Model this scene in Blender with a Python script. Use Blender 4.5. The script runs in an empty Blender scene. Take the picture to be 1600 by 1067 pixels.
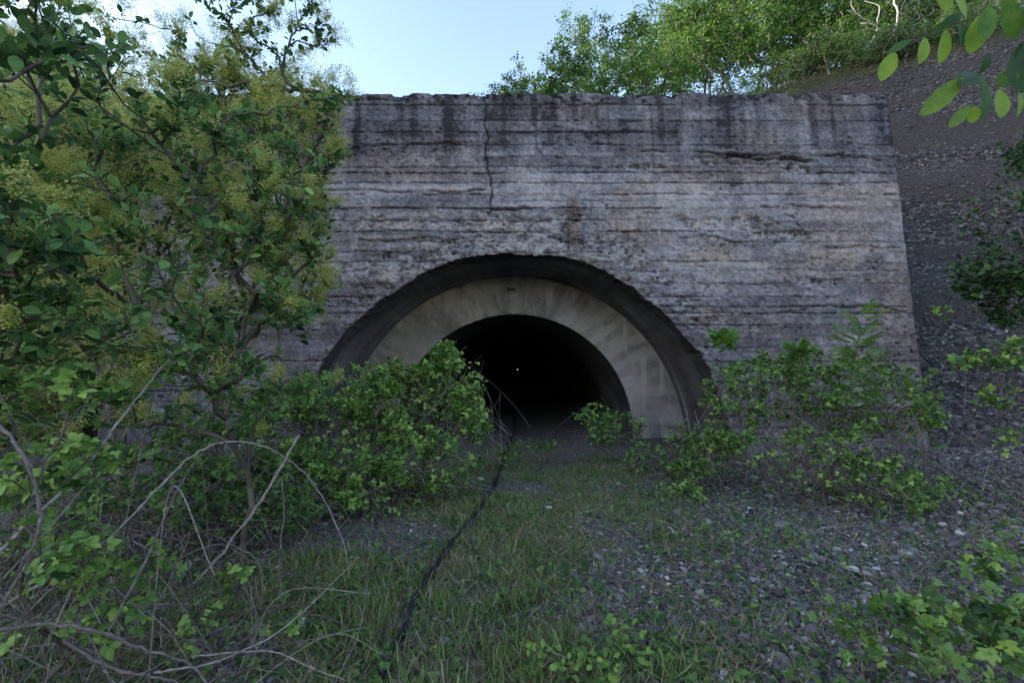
import bpy, math
import numpy as np
from mathutils import Vector

S = bpy.context.scene
R = math.radians

# ------------------------------------------------------------------ camera, sky, sun, exposure
EYE = np.array([0.0, 0.0, 1.6])
FPX = 711.0                      # focal length in pixels of the 1600 px photograph (16 mm on 36 mm)
PITCH = math.atan(45.0 / FPX)
cam = bpy.data.cameras.new('camera'); cam.sensor_width = 36; cam.lens = 36 * FPX / 1600
cam.clip_start = 0.05; cam.clip_end = 4000
cam.dof.use_dof = True; cam.dof.focus_distance = 6.5; cam.dof.aperture_fstop = 7.1
camo = bpy.data.objects.new('camera', cam); S.collection.objects.link(camo)
camo.location = EYE; camo.rotation_euler = (R(90) + PITCH, 0, 0); S.camera = camo

SUN_EL, SUN_AZ = 14.0, 266.0     # degrees; azimuth clockwise from +Y
w = bpy.data.worlds.new('World'); S.world = w; w.use_nodes = True
nt = w.node_tree; nt.nodes.clear()
sky = nt.nodes.new('ShaderNodeTexSky'); sky.sky_type = 'NISHITA'; sky.sun_disc = False
sky.sun_elevation = R(SUN_EL); sky.sun_rotation = R(SUN_AZ); sky.air_density = 1.0; sky.dust_density = 1.0; sky.ozone_density = 1.9
bg = nt.nodes.new('ShaderNodeBackground'); bg.inputs[1].default_value = 0.15
wo = nt.nodes.new('ShaderNodeOutputWorld')
nt.links.new(sky.outputs[0], bg.inputs[0]); nt.links.new(bg.outputs[0], wo.inputs[0])

sl = bpy.data.lights.new('sun', 'SUN'); sl.energy = 2.0; sl.angle = R(1.5); sl.color = (1.0, 0.95, 0.88)
so = bpy.data.objects.new('sun', sl); S.collection.objects.link(so)
sd = Vector((math.sin(R(SUN_AZ)) * math.cos(R(SUN_EL)), math.cos(R(SUN_AZ)) * math.cos(R(SUN_EL)), math.sin(R(SUN_EL))))
so.rotation_euler = sd.to_track_quat('Z', 'Y').to_euler(); so.location = (0, -20, 30)
S.view_settings.view_transform = 'Standard'; S.view_settings.look = 'None'
S.view_settings.exposure = 2.28
S.view_settings.use_white_balance = True; S.view_settings.white_balance_temperature = 7150; S.view_settings.white_balance_tint = 19; S.view_settings.gamma = 1
S.render.engine = 'CYCLES'
S.cycles.max_bounces = 6; S.cycles.diffuse_bounces = 3; S.cycles.glossy_bounces = 2; S.cycles.transmission_bounces = 3

# ------------------------------------------------------------------ helpers
def rg(seed): return np.random.default_rng(seed)
def unit(v): return v / np.maximum(np.linalg.norm(v, axis=-1, keepdims=True), 1e-9)
def lin(c): return tuple(x / 12.92 if x <= .04045 else ((x + .055) / 1.055) ** 2.4 for x in c)
def sstep(a, b, x):
    t = np.clip((x - a) / (b - a), 0, 1); return t * t * (3 - 2 * t)
CP, SP = math.cos(PITCH), math.sin(PITCH)
def ray(px, py):
    a = (px - 800) / FPX; b = (533.5 - py) / FPX
    return np.array([a, CP - b * SP, SP + b * CP])
def at(px, py, d): return EYE + ray(px, py) * d
def on_ground(px, py, z=0.0):
    r = ray(px, py); return EYE + r * ((z - EYE[2]) / r[2])

def _h(ix, iy, seed):
    n = (ix.astype(np.int64) * 374761393 + iy.astype(np.int64) * 668265263 + seed * 1442695041) & 0xffffffff
    n = ((n ^ (n >> 13)) * 1274126177) & 0xffffffff
    n = ((n ^ (n >> 16)) * 2246822519) & 0xffffffff
    return ((n ^ (n >> 15)) & 0xffffff) / float(0xffffff)
def vn(x, y, seed=0):
    x = np.asarray(x, float); y = np.asarray(y, float)
    ix = np.floor(x); iy = np.floor(y); fx = x - ix; fy = y - iy
    fx = fx * fx * fx * (fx * (fx * 6 - 15) + 10); fy = fy * fy * fy * (fy * (fy * 6 - 15) + 10)
    a = _h(ix, iy, seed); b = _h(ix + 1, iy, seed); c = _h(ix, iy + 1, seed); d = _h(ix + 1, iy + 1, seed)
    return (a * (1 - fx) + b * fx) * (1 - fy) + (c * (1 - fx) + d * fx) * fy
def fbm(x, y, seed=0, o=4, g=.5):
    s = 0; a = 1; t = 0; x = np.asarray(x, float); y = np.asarray(y, float)
    for i in range(o):
        s = s + a * vn(x, y, seed + i * 17); t += a; a *= g
        x, y = x * 1.62 + y * 1.21 + 3.1, y * 1.62 - x * 1.21 + 7.7
    return s / t
def fbs(x, y, seed=0, o=4, g=.5):            # octaves without rotation, for stretched noise
    s = 0; a = 1; t = 0
    for i in range(o):
        s = s + a * vn(x + i * 13.3, y + i * 7.1, seed + i * 17); t += a; a *= g; x = x * 2.03; y = y * 2.03
    return s / t

COL = S.collection
def tag(o, label=None, cat=None, group=None, kind=None):
    if label: o['label'] = label
    if cat: o['category'] = cat
    if group: o['group'] = group
    if kind: o['kind'] = kind
    return o
def empty(name, loc, label, cat, group=None):
    o = bpy.data.objects.new(name, None); COL.objects.link(o); o.location = [float(v) for v in loc]
    o.empty_display_size = .1
    return tag(o, label, cat, group)
class Acc:
    def __init__(s): s.V = []; s.F = {}; s.A = []; s.n = 0
    def add(s, V, F, a=0.5):
        V = np.asarray(V, float).reshape(-1, 3)
        for f in (F if isinstance(F, list) else [F]):
            f = np.asarray(f)
            if len(f): s.F.setdefault(f.shape[1], []).append(f + s.n)
        s.V.append(V); s.A.append(np.broadcast_to(np.asarray(a, float), (len(V),)).copy()); s.n += len(V)
    def build(s, name, mat, parent=None, smooth=True, attrs=None):
        me = bpy.data.meshes.new(name)
        V = np.concatenate(s.V) if s.V else np.zeros((0, 3))
        A = np.concatenate(s.A) if s.A else np.zeros(0)
        if parent is not None: V = V - np.array(parent.location)
        me.vertices.add(len(V)); me.vertices.foreach_set('co', V.astype(np.float32).ravel())
        loops = []; starts = []; n = 0
        for k, fl in s.F.items():
            f = np.concatenate(fl); loops.append(f.ravel()); starts.append(n + np.arange(len(f)) * k); n += f.size
        if loops:
            loops = np.concatenate(loops); starts = np.concatenate(starts)
            me.loops.add(len(loops)); me.loops.foreach_set('vertex_index', loops.astype(np.int32))
            me.polygons.add(len(starts)); me.polygons.foreach_set('loop_start', starts.astype(np.int32))
            if smooth: me.polygons.foreach_set('use_smooth', np.ones(len(starts), bool))
        at_ = me.attributes.new('vary', 'FLOAT', 'POINT'); at_.data.foreach_set('value', A.astype(np.float32))
        for nm, arr in (attrs or {}).items():
            q = me.attributes.new(nm, 'FLOAT', 'POINT'); q.data.foreach_set('value', np.asarray(arr, np.float32).ravel())
        me.update(calc_edges=True)
        me.materials.append(mat)
        o = bpy.data.objects.new(name, me); COL.objects.link(o); o.parent = parent
        return o
def grid_faces(nu, nv):
    i = np.arange(nu - 1)[:, None] * nv + np.arange(nv - 1)[None, :]
    return np.stack([i, i + nv, i + nv + 1, i + 1], -1).reshape(-1, 4)

def frames(d, n):
    y = unit(d); x = unit(np.cross(y, n)); z = np.cross(x, y)
    return np.stack([x, y, z], -1)          # columns
def scatter(acc, T, F, pos, fr, sc, vary):
    """T (k,3) template with +Y along the axis; F list of face arrays"""
    N = len(pos)
    if N == 0: return
    sc = np.asarray(sc, float)
    if sc.ndim == 1: sc = np.repeat(sc[:, None], 3, 1)
    P = np.einsum('nij,nkj->nki', fr, T[None] * sc[:, None, :]) + pos[:, None, :]
    k = len(T); off = (np.arange(N) * k)
    Fs = [(off[:, None, None] + np.asarray(f)[None]).reshape(-1, np.asarray(f).shape[1]) for f in F]
    acc.add(P.reshape(-1, 3), Fs, np.repeat(vary, k))
def frusta(acc, P0, P1, r0, r1, sides=5, vary=.5):
    d = P1 - P0; up = np.where(np.abs(unit(d)[:, 2:3]) > .9, np.array([[1., 0, 0]]), np.array([[0, 0, 1.]]))
    x = unit(np.cross(d, up)); y = unit(np.cross(d, x))
    a = np.arange(sides) * 2 * math.pi / sides
    c = np.cos(a)[None, :, None]; s_ = np.sin(a)[None, :, None]
    ring = x[:, None] * c + y[:, None] * s_
    A = P0[:, None] + ring * np.asarray(r0)[:, None, None]; B = P1[:, None] + ring * np.asarray(r1)[:, None, None]
    V = np.concatenate([A, B], 1).reshape(-1, 3); N = len(P0)
    i = np.arange(sides); j = (i + 1) % sides
    f = np.stack([i, j, j + sides, i + sides], -1)
    F = (np.arange(N)[:, None, None] * 2 * sides + f[None]).reshape(-1, 4)
    acc.add(V, F, np.repeat(np.broadcast_to(vary, (N,)), 2 * sides))
def smooth_path(pts, n=8):
    P = np.asarray(pts, float)
    if len(P) < 3: return np.array([P[0] + (P[-1] - P[0]) * t for t in np.linspace(0, 1, n)])
    Q = np.vstack([2 * P[0] - P[1], P, 2 * P[-1] - P[-2]]); out = []
    for i in range(1, len(Q) - 2):
        t = np.linspace(0, 1, n, endpoint=False)[:, None]
        a, b, c, d = Q[i - 1], Q[i], Q[i + 1], Q[i + 2]
        out.append(.5 * ((2 * b) + (-a + c) * t + (2 * a - 5 * b + 4 * c - d) * t ** 2 + (-a + 3 * b - 3 * c + d) * t ** 3))
    return np.vstack(out + [P[-1:]])
def tube(acc, P, r, sides=7, vary=.5):
    P = np.asarray(P, float); n = len(P); r = np.broadcast_to(r, (n,))
    T = unit(np.gradient(P, axis=0)); x = np.cross(T[0], [0, 0, 1.])
    if np.linalg.norm(x) < .1: x = np.cross(T[0], [1., 0, 0])
    X = []
    for i in range(n):
        x = x - T[i] * np.dot(x, T[i]); x = x / np.linalg.norm(x); X.append(x)
    X = np.array(X); Y = np.cross(T, X); a = np.arange(sides) * 2 * math.pi / sides
    V = P[:, None] + r[:, None, None] * (X[:, None] * np.cos(a)[None, :, None] + Y[:, None] * np.sin(a)[None, :, None])
    i = np.arange(n - 1)[:, None] * sides + np.arange(sides)[None]; j = np.arange(n - 1)[:, None] * sides + (np.arange(sides)[None] + 1) % sides
    F = np.stack([i, j, j + sides, i + sides], -1).reshape(-1, 4)
    acc.add(V.reshape(-1, 3), F, vary)

# ------------------------------------------------------------------ leaf templates (unit length along +Y)
def strip(ts, ws, fold=.25, curl=.12, zs=None):
    V = []
    for t, w_ in zip(ts, ws):
        zc = -curl * t * t
        V += [(-w_, t, zc + fold * w_), (0, t, zc), (w_, t, zc + fold * w_)]
    n = len(ts); F = []
    for i in range(n - 1):
        a = i * 3; F += [(a, a + 1, a + 4, a + 3), (a + 1, a + 2, a + 5, a + 4)]
    return np.array(V, float), [np.array(F)]
OVAL = strip([0, .1, .3, .55, .8, .95, 1], [.01, .13, .27, .34, .27, .12, .02])
OVAL_LO = strip([0, .3, .7, 1], [.02, .28, .28, .02])
LANCE = strip([0, .15, .4, .7, 1], [.01, .13, .18, .13, .005], curl=.2)
tt = np.linspace(0, 1, 11)
wser = .36 * np.sin(np.pi * tt ** .75) ** .8; wser = wser * (1 + .13 * (-1) ** np.arange(11)); wser[0] = .01; wser[-1] = .005
SERR = strip(tt, wser, fold=.3, curl=.15)
SERR_LO = strip([0, .2, .45, .75, 1], [.01, .28, .36, .2, .005], fold=.3, curl=.15)
DIAM = (np.array([(0, 0, 0), (-.3, .5, .08), (0, 1, -.05), (.3, .5, .08)]), [np.array([(0, 1, 2), (0, 2, 3)])])
def multi(base, places):
    """places: list of (x, y, angle, scale, droop)"""
    V, F = base; Vs = []; Fs = []; n = 0
    for (x, y, a, s, dr) in places:
        c, q = math.cos(a), math.sin(a); P = V * s
        P = P.copy(); P[:, 2] -= dr * P[:, 1]
        Q = np.stack([P[:, 0] * c - P[:, 1] * q + x, P[:, 0] * q + P[:, 1] * c + y, P[:, 2]], -1)
        Vs.append(Q); Fs.append(F[0] + n); n += len(V)
    return np.concatenate(Vs), [np.concatenate(Fs)]
TRI = multi(SERR, [(0, .42, 0, .62, .1), (.02, .38, R(-72), .5, .12), (-.02, .38, R(72), .5, .12)])
TRI_LO = multi(SERR_LO, [(0, .42, 0, .62, .1), (.02, .38, R(-72), .5, .12), (-.02, .38, R(72), .5, .12)])
FIVE = multi(SERR, [(0, .5, 0, .55, .1), (.02, .46, R(-65), .45, .12), (-.02, .46, R(65), .45, .12), (.01, .3, R(-100), .34, .15), (-.01, .3, R(100), .34, .15)])
def pinnate(base, pairs, s):
    pl = []
    for i in range(pairs):
        y = .22 + .62 * i / pairs
        pl += [(.0, y, R(-62), s * (1 - .25 * abs(i / pairs - .4)), .15), (.0, y, R(62), s * (1 - .25 * abs(i / pairs - .4)), .15)]
    pl.append((0, .82, 0, s, .1))
    V, F = multi(base, pl)
    st = np.array([(-.008, 0, 0), (.008, 0, 0), (.005, .85, -.02), (-.005, .85, -.02)])
    return np.concatenate([V, st]), [np.concatenate([F[0], np.array([[0, 1, 2, 3]]) + len(V)])]
ASH = pinnate(LANCE, 5, .36)
def palmate():
    a = np.linspace(-2.5, 2.5, 41)
    r = .30 + .30 * np.abs(np.cos(a * 1.28)) ** 1.5 * (1 - .09 * np.abs(a)) + .025 * np.cos(a * 21)
    V = [(0, .3, 0)] + [(r_ * math.sin(t), .3 + r_ * math.cos(t), -.12 * r_ + .05 * math.cos(5 * t)) for r_, t in zip(r, a)]
    F = [(0, i + 1, i + 2) for i in range(40)]
    return np.array(V), [np.array(F)]
PALM = palmate()
BLADE = (np.array([(-.03, 0, 0), (.03, 0, 0), (-.024, .45, .06), (.024, .45, .06), (-.014, .8, .2), (.014, .8, .2), (0, 1, .36)]),
         [np.array([(0, 1, 3, 2), (2, 3, 5, 4)]), np.array([(4, 5, 6)])])
def ico(seed, sub=1):
    r = rg(seed); t = (1 + 5 ** .5) / 2
    V = [(-1, t, 0), (1, t, 0), (-1, -t, 0), (1, -t, 0), (0, -1, t), (0, 1, t), (0, -1, -t), (0, 1, -t), (t, 0, -1), (t, 0, 1), (-t, 0, -1), (-t, 0, 1)]
    F = [(0, 11, 5), (0, 5, 1), (0, 1, 7), (0, 7, 10), (0, 10, 11), (1, 5, 9), (5, 11, 4), (11, 10, 2), (10, 7, 6), (7, 1, 8), (3, 9, 4), (3, 4, 2), (3, 2, 6), (3, 6, 8), (3, 8, 9), (4, 9, 5), (2, 4, 11), (6, 2, 10), (8, 6, 7), (9, 8, 1)]
    V = [np.array(v) / np.linalg.norm(v) for v in V]
    for _ in range(sub):
        G = []; M = {}
        def mid(a, b):
            k = (min(a, b), max(a, b))
            if k not in M: v = V[a] + V[b]; V.append(v / np.linalg.norm(v)); M[k] = len(V) - 1
            return M[k]
        for a, b, c in F:
            x, y, z = mid(a, b), mid(b, c), mid(c, a); G += [(a, x, z), (x, b, y), (z, y, c), (x, y, z)]
        F = G
    V = np.array(V)
    for k in range(5):                        # planes cut facets off
        n = unit(r.normal(size=3)); dd = V @ n; lim = r.uniform(.55, .9); V = V - np.maximum(dd - lim, 0)[:, None] * n
    V *= np.array([1, r.uniform(.6, .95), r.uniform(.38, .65)])
    return V, [np.array(F)]

# ------------------------------------------------------------------ materials
def newmat(name):
    m = bpy.data.materials.new(name); m.use_nodes = True
    nt = m.node_tree; b = nt.nodes['Principled BSDF']; return m, nt, b
def ramp(nt, fac, stops):
    r = nt.nodes.new('ShaderNodeValToRGB'); e = r.color_ramp.elements
    e[0].position = stops[0][0]; e[0].color = (*stops[0][1], 1); e[1].position = stops[-1][0]; e[1].color = (*stops[-1][1], 1)
    for p, c in stops[1:-1]:
        q = e.new(p); q.color = (*c, 1)
    nt.links.new(fac, r.inputs[0]); return r.outputs[0]
def attr(nt, name='vary'):
    a = nt.nodes.new('ShaderNodeAttribute'); a.attribute_name = name; return a.outputs['Fac']
def noise(nt, scale, detail=4, vec=None, rough=.55):
    n = nt.nodes.new('ShaderNodeTexNoise'); n.inputs['Scale'].default_value = scale; n.inputs['Detail'].default_value = detail; n.inputs['Roughness'].default_value = rough
    if vec is None:
        tc = nt.nodes.new('ShaderNodeTexCoord'); vec = tc.outputs['Object']
    nt.links.new(vec, n.inputs['Vector']); return n.outputs['Fac']
def mth(nt, op, a, b=None):
    m = nt.nodes.new('ShaderNodeMath'); m.operation = op
    for i, v in enumerate((a, b)):
        if v is None: continue
        if isinstance(v, (int, float)): m.inputs[i].default_value = v
        else: nt.links.new(v, m.inputs[i])
    return m.outputs[0]
def bump(nt, b, h, strength, dist):
    n = nt.nodes.new('ShaderNodeBump'); n.inputs['Strength'].default_value = strength; n.inputs['Distance'].default_value = dist
    nt.links.new(h, n.inputs['Height']); nt.links.new(n.outputs[0], b.inputs['Normal'])
def leafmat(name, stops, trans=.35, rough=.5, spec=.35, nscale=25):
    m, nt, b = newmat(name)
    nz = noise(nt, nscale, 3)
    f = mth(nt, 'ADD', attr(nt), mth(nt, 'MULTIPLY', mth(nt, 'SUBTRACT', nz, .5), .5))
    c = ramp(nt, f, stops)
    nt.links.new(c, b.inputs['Base Color']); b.inputs['Roughness'].default_value = rough; b.inputs['Specular IOR Level'].default_value = spec
    t = nt.nodes.new('ShaderNodeBsdfTranslucent'); nt.links.new(c, t.inputs[0])
    mx = nt.nodes.new('ShaderNodeMixShader'); mx.inputs[0].default_value = trans
    nt.links.new(b.outputs[0], mx.inputs[1]); nt.links.new(t.outputs[0], mx.inputs[2])
    nt.links.new(mx.outputs[0], nt.nodes['Material Output'].inputs[0]); return m
def solidmat(name, stops, rough=.8, spec=.3, nscale=20, amp=.6, bs=.3, bd=.004, bscale=80):
    m, nt, b = newmat(name)
    f = mth(nt, 'ADD', attr(nt), mth(nt, 'MULTIPLY', mth(nt, 'SUBTRACT', noise(nt, nscale, 5), .5), amp))
    nt.links.new(ramp(nt, f, stops), b.inputs['Base Color']); b.inputs['Roughness'].default_value = rough; b.inputs['Specular IOR Level'].default_value = spec
    bump(nt, b, noise(nt, bscale, 4), bs, bd); return m

M = {}
M['bramble'] = leafmat('bramble_leaf', [(0, (.022, .055, .014)), (.42, (.068, .155, .034)), (.75, (.145, .28, .06)), (1, (.30, .45, .10))])
M['smoke_leaf'] = leafmat('smoke_bush_leaf', [(0, (.020, .052, .020)), (.38, (.072, .165, .05)), (.72, (.16, .31, .085)), (1, (.32, .48, .13))], trans=.35, spec=.25, rough=.6)
M['plume'] = leafmat('smoke_bush_plume', [(0, (.24, .27, .07)), (.5, (.46, .50, .13)), (1, (.68, .68, .26))], trans=.5, rough=.8)
M['tree_leaf'] = leafmat('tree_leaf', [(0, (.03, .075, .018)), (.5, (.075, .18, .03)), (1, (.20, .36, .065))], trans=.45)
M['dark_leaf'] = leafmat('dark_leaf', [(0, (.012, .035, .012)), (.5, (.028, .075, .022)), (1, (.055, .13, .03))], trans=.25)
M['bright_leaf'] = leafmat('bright_leaf', [(0, (.06, .15, .03)), (.5, (.13, .27, .05)), (1, (.24, .40, .08))], trans=.4)
M['grass'] = leafmat('grass_blade', [(0, (.24, .20, .11)), (.25, (.075, .115, .038)), (.6, (.15, .225, .06)), (.85, (.24, .33, .10)), (1, (.50, .44, .26))], trans=.3, nscale=3)
M['drygrass'] = leafmat('dry_grass_blade', [(0, (.14, .105, .065)), (.5, (.32, .25, .15)), (1, (.50, .41, .27))], trans=.25, nscale=3)
M['litter'] = leafmat('dead_leaf', [(0, (.07, .052, .042)), (.5, (.19, .145, .115)), (1, (.46, .40, .35))], trans=.1, rough=.8)
M['bark'] = solidmat('shrub_bark', [(0, (.03, .024, .02)), (.5, (.085, .066, .052)), (1, (.17, .14, .115))])
M['trunk'] = solidmat('pale_bark', [(0, (.06, .055, .05)), (.5, (.15, .135, .12)), (1, (.30, .28, .25))])
M['cane'] = solidmat('dry_cane', [(0, (.035, .026, .023)), (.5, (.12, .096, .088)), (1, (.34, .29, .26))], amp=1.0, nscale=35)
M['stone'] = solidmat('stone', [(0, (.034, .031, .032)), (.5, (.12, .111, .109)), (.8, (.24, .22, .205)), (1, (.48, .45, .43))], amp=.5, nscale=30, bs=.5)
M['hose'] = solidmat('black_hose', [(0, (.004, .006, .012)), (1, (.016, .022, .036))], rough=.42, spec=.5, amp=.3)
M['petal'] = leafmat('white_petal', [(0, (.55, .5, .2)), (.3, (.75, .75, .70)), (1, (.85, .85, .82))], trans=.2)

# concrete: the stains, pour lines and boards sit in vertex attributes made with the relief
def concrete(name, lo, mid, hi, warm, bs=.6):
    m, nt, b = newmat(name)
    f = attr(nt); g1 = noise(nt, 45, 6, rough=.7); g2 = noise(nt, 9, 5)
    f = mth(nt, 'ADD', f, mth(nt, 'MULTIPLY', mth(nt, 'SUBTRACT', g1, .5), .55))
    f = mth(nt, 'ADD', f, mth(nt, 'MULTIPLY', mth(nt, 'SUBTRACT', g2, .5), .25))
    c = ramp(nt, f, [(0, lo), (.5, mid), (1, hi)])
    mx = nt.nodes.new('ShaderNodeMix'); mx.data_type = 'RGBA'; mx.blend_type = 'MULTIPLY'
    nt.links.new(attr(nt, 'warm'), mx.inputs[0]); nt.links.new(c, mx.inputs[6]); mx.inputs[7].default_value = (*warm, 1)
    nt.links.new(mx.outputs[2], b.inputs['Base Color']); b.inputs['Roughness'].default_value = .9; b.inputs['Specular IOR Level'].default_value = .2
    bump(nt, b, mth(nt, 'ADD', g1, noise(nt, 130, 3)), bs, .012); return m
M['concrete'] = concrete('weathered_concrete', (.028, .026, .031), (.145, .134, .146), (.37, .345, .35), (1.0, .82, .62))
M['lining'] = concrete('smooth_concrete', (.05, .047, .051), (.19, .182, .192), (.38, .365, .365), (1.0, .84, .66), bs=.25)
M['dark_lining'] = concrete('tunnel_lining', (.012, .012, .013), (.045, .043, .043), (.09, .085, .08), (1.0, .8, .6), bs=.25)

def groundmat(name, soil, gravel, green, scale):
    m, nt, b = newmat(name)
    tc = nt.nodes.new('ShaderNodeTexCoord')
    vo = nt.nodes.new('ShaderNodeTexVoronoi'); vo.inputs['Scale'].default_value = scale; nt.links.new(tc.outputs['Object'], vo.inputs['Vector'])
    sep = nt.nodes.new('ShaderNodeSeparateColor'); nt.links.new(vo.outputs['Color'], sep.inputs[0])
    cg = ramp(nt, sep.outputs[0], gravel)
    cs = ramp(nt, noise(nt, 18, 6, rough=.7), soil)
    n2 = mth(nt, 'ADD', attr(nt), mth(nt, 'MULTIPLY', mth(nt, 'SUBTRACT', noise(nt, 30, 5), .5), .9))
    mx = nt.nodes.new('ShaderNodeMix'); mx.data_type = 'RGBA'; nt.links.new(ramp(nt, n2, [(.35, (0, 0, 0)), (.65, (1, 1, 1))]), mx.inputs[0])
    nt.links.new(cs, mx.inputs[6]); nt.links.new(cg, mx.inputs[7])
    m2 = nt.nodes.new('ShaderNodeMix'); m2.data_type = 'RGBA'
    gf = mth(nt, 'MULTIPLY', attr(nt, 'green'), mth(nt, 'MULTIPLY', noise(nt, 12, 6), 1.6))
    gf = mth(nt, 'MINIMUM', gf, 1.0)
    nt.links.new(gf, m2.inputs[0]); nt.links.new(mx.outputs[2], m2.inputs[6]); m2.inputs[7].default_value = (*green, 1)
    nt.links.new(m2.outputs[2], b.inputs['Base Color']); b.inputs['Roughness'].default_value = .95; b.inputs['Specular IOR Level'].default_value = .15
    h = mth(nt, 'SUBTRACT', mth(nt, 'MULTIPLY', noise(nt, 60, 5), .6), vo.outputs['Distance'])
    bump(nt, b, h, .7, .02); return m
SOIL = [(.25, (.055, .045, .038)), (.5, (.125, .108, .094)), (.75, (.24, .215, .195))]
GRAV = [(0, (.022, .023, .027)), (.5, (.06, .06, .065)), (.85, (.11, .105, .10)), (1, (.28, .26, .25))]
M['ground'] = groundmat('ground_soil', SOIL, GRAV, (.06, .10, .028), 26)
M['scree'] = groundmat('scree', [(.2, (.018, .016, .016)), (.5, (.045, .041, .04)), (.8, (.09, .083, .08))],
                       [(0, (.016, .016, .017)), (.5, (.042, .040, .041)), (.9, (.085, .08, .08)), (1, (.17, .16, .155))], (.035, .045, .017), 16)

# ------------------------------------------------------------------ ground
def gz(x, y):
    """height of the open ground"""
    x = np.asarray(x, float); y = np.asarray(y, float)
    near = np.exp(-((x / 16) ** 2 + ((y - 4) / 14) ** 2))
    z = .10 * (fbm(x * .5, y * .5, 5, 3) - .5) + .05 * (fbm(x * 2.2, y * 2.2, 9, 3) - .5) + .02 * (fbm(x * 9, y * 9, 11, 2) - .5)
    z = z * near
    z = z + .35 * sstep(4.2, 8.5, x) * sstep(12, 5, y) * sstep(40, 9, x) + .25 * sstep(-3, -7, x) * sstep(40, 8, -x)
    z = z - .10 * np.exp(-((x - .2) / 1.2) ** 2) * sstep(6, 9, y)
    return z
def gravelness(x, y):
    return np.clip(sstep(.6, 2.6, x + .9 * (fbm(x * .9, y * .9, 31, 3) - .5) * 2 - .15 * (y - 4)), 0, 1)
def grassness(x, y):
    n = fbm(x * 1.1, y * 1.1, 44, 3)
    c = np.exp(-((x + .35 - .12 * (y - 4)) / 2.1) ** 4)
    d = c * sstep(.36, .60, n + .12 * sstep(5, 7, y) - .05 * sstep(3.2, 2, y)) * sstep(9.6, 8.4, y)
    return d + .08 * (1 - c) * sstep(.45, .6, n)
def axis(a, b, step, far):
    core = np.arange(a, b + step / 2, step); out = [step]; 
    while sum(out) < far: out.append(out[-1] * 1.35)
    o = np.cumsum(out)
    return np.concatenate([a - o[::-1], core, b + o])
gx = axis(-9, 10, .05, 1500); gy = axis(-1, 13, .05, 1500)
X, Y = np.meshgrid(gx, gy, indexing='ij')
g = Acc(); g.add(np.stack([X, Y, gz(X, Y)], -1), grid_faces(len(gx), len(gy)), (.12 + .75 * gravelness(X, Y)).ravel())
tag(g.build('ground', M['ground'], attrs={'green': np.clip(grassness(X, Y) * 1.1, 0, 1).ravel()}), kind='structure')

# ------------------------------------------------------------------ hillside (right cut slope, back of the portal, left slope)
def hill_z(x, y):
    n = 1.2 * (fbm(x * .18, y * .18, 61, 4) - .5)
    sr = (x - 7.7) * .49 + (y - 8.9) * .87 + .5 * (fbm(x * .3, y * .3, 66, 3) - .5) * sstep(7.5, 9, x)
    zr = sr * 1.39
    nat = 12.75 + .42 * (sr - 8.5) + n
    prof = .22 * np.sin(zr * 2.1 + 2 * fbm(x * .4, y * .4, 67, 2)) * sstep(.5, 2, zr) * sstep(12, 10, zr)
    zr = np.minimum(zr + prof, nat)
    zb = 5.6 + (y - 9.6) * .50 + .35 * n - .3 * np.maximum(-x - 1, 0) * .6
    slf = (-x - 8.2) * .75 + (y - 8.6) * .66
    zl = np.minimum(slf * 1.15, 7.6 + .3 * slf + n + np.clip(-18 - x, 0, 14) * .9 * sstep(16, 12, y))  # steep rise at far left is unseen, added to block sun from the cut slope
    inw = (y > 9.35)
    z = np.where(inw & (x > -7.3) & (x < 7.3), np.maximum(zr, zb), np.maximum(zr * (x > 0) + -9 * (x <= 0), zl))
    z = np.where(inw & (x < -5), np.maximum(z, zl), z)
    z = z + .06 * (fbm(x * 2.5, y * 2.5, 71, 4) - .5) * 2
    return z
hx = np.concatenate([np.arange(-120, -14, 4.0), np.arange(-14, 7, .25), np.arange(7, 17, .07), np.arange(17, 30, .5), np.arange(30, 130, 4)])
hy = np.concatenate([np.arange(-20, 2, 1.0), np.arange(2, 9.3, .08), np.arange(9.36, 20, .08), np.arange(20, 40, .5), np.arange(40, 160, 4)])
X, Y = np.meshgrid(hx, hy, indexing='ij')
Z = hill_z(X, Y)
Z = np.where(Z > -.6, Z, -.6)
Z = Z + np.where(X > 7, .20 * (fbs(X * .5 + Y * .3, (Z + .12 * X) * 3.2, 73, 4) - .5) * 2, 0)
F = grid_faces(len(hx), len(hy)); Zc = Z.ravel()[F]
Xc = X.ravel()[F].mean(1); Yc = Y.ravel()[F].mean(1)
blocked = (np.abs(Xc) < 7.75) & (Yc < 9.5)                  # the open floor before the portal and the portal itself
keep = (Zc.max(1) > -.55) & ~blocked & (Zc.max(1) - Zc.min(1) < 30)
F = F[keep]
mid = ((X < 9.5) & (Y > 9.3) & (X > -12)) | (X < -7)
top = sstep(12.0, 12.9, Z)
gr = np.where(mid & (hill_z(X, Y) - 1.39 * ((X - 7.7) * .49 + (Y - 8.9) * .87) > .6), .9, 0) + top
gr = np.clip(gr + np.where(X < -7, .45, 0), 0, 1)
h = Acc(); h.add(np.stack([X, Y, Z], -1), F, np.clip(.5 + 1.5 * (fbs(X * .5 + Y * .3, (Z + .12 * X) * 2.2, 75, 4) - .5), 0, 1).ravel())
tag(h.build('hillside', M['scree'], attrs={'green': gr.ravel()}), kind='structure')

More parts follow.
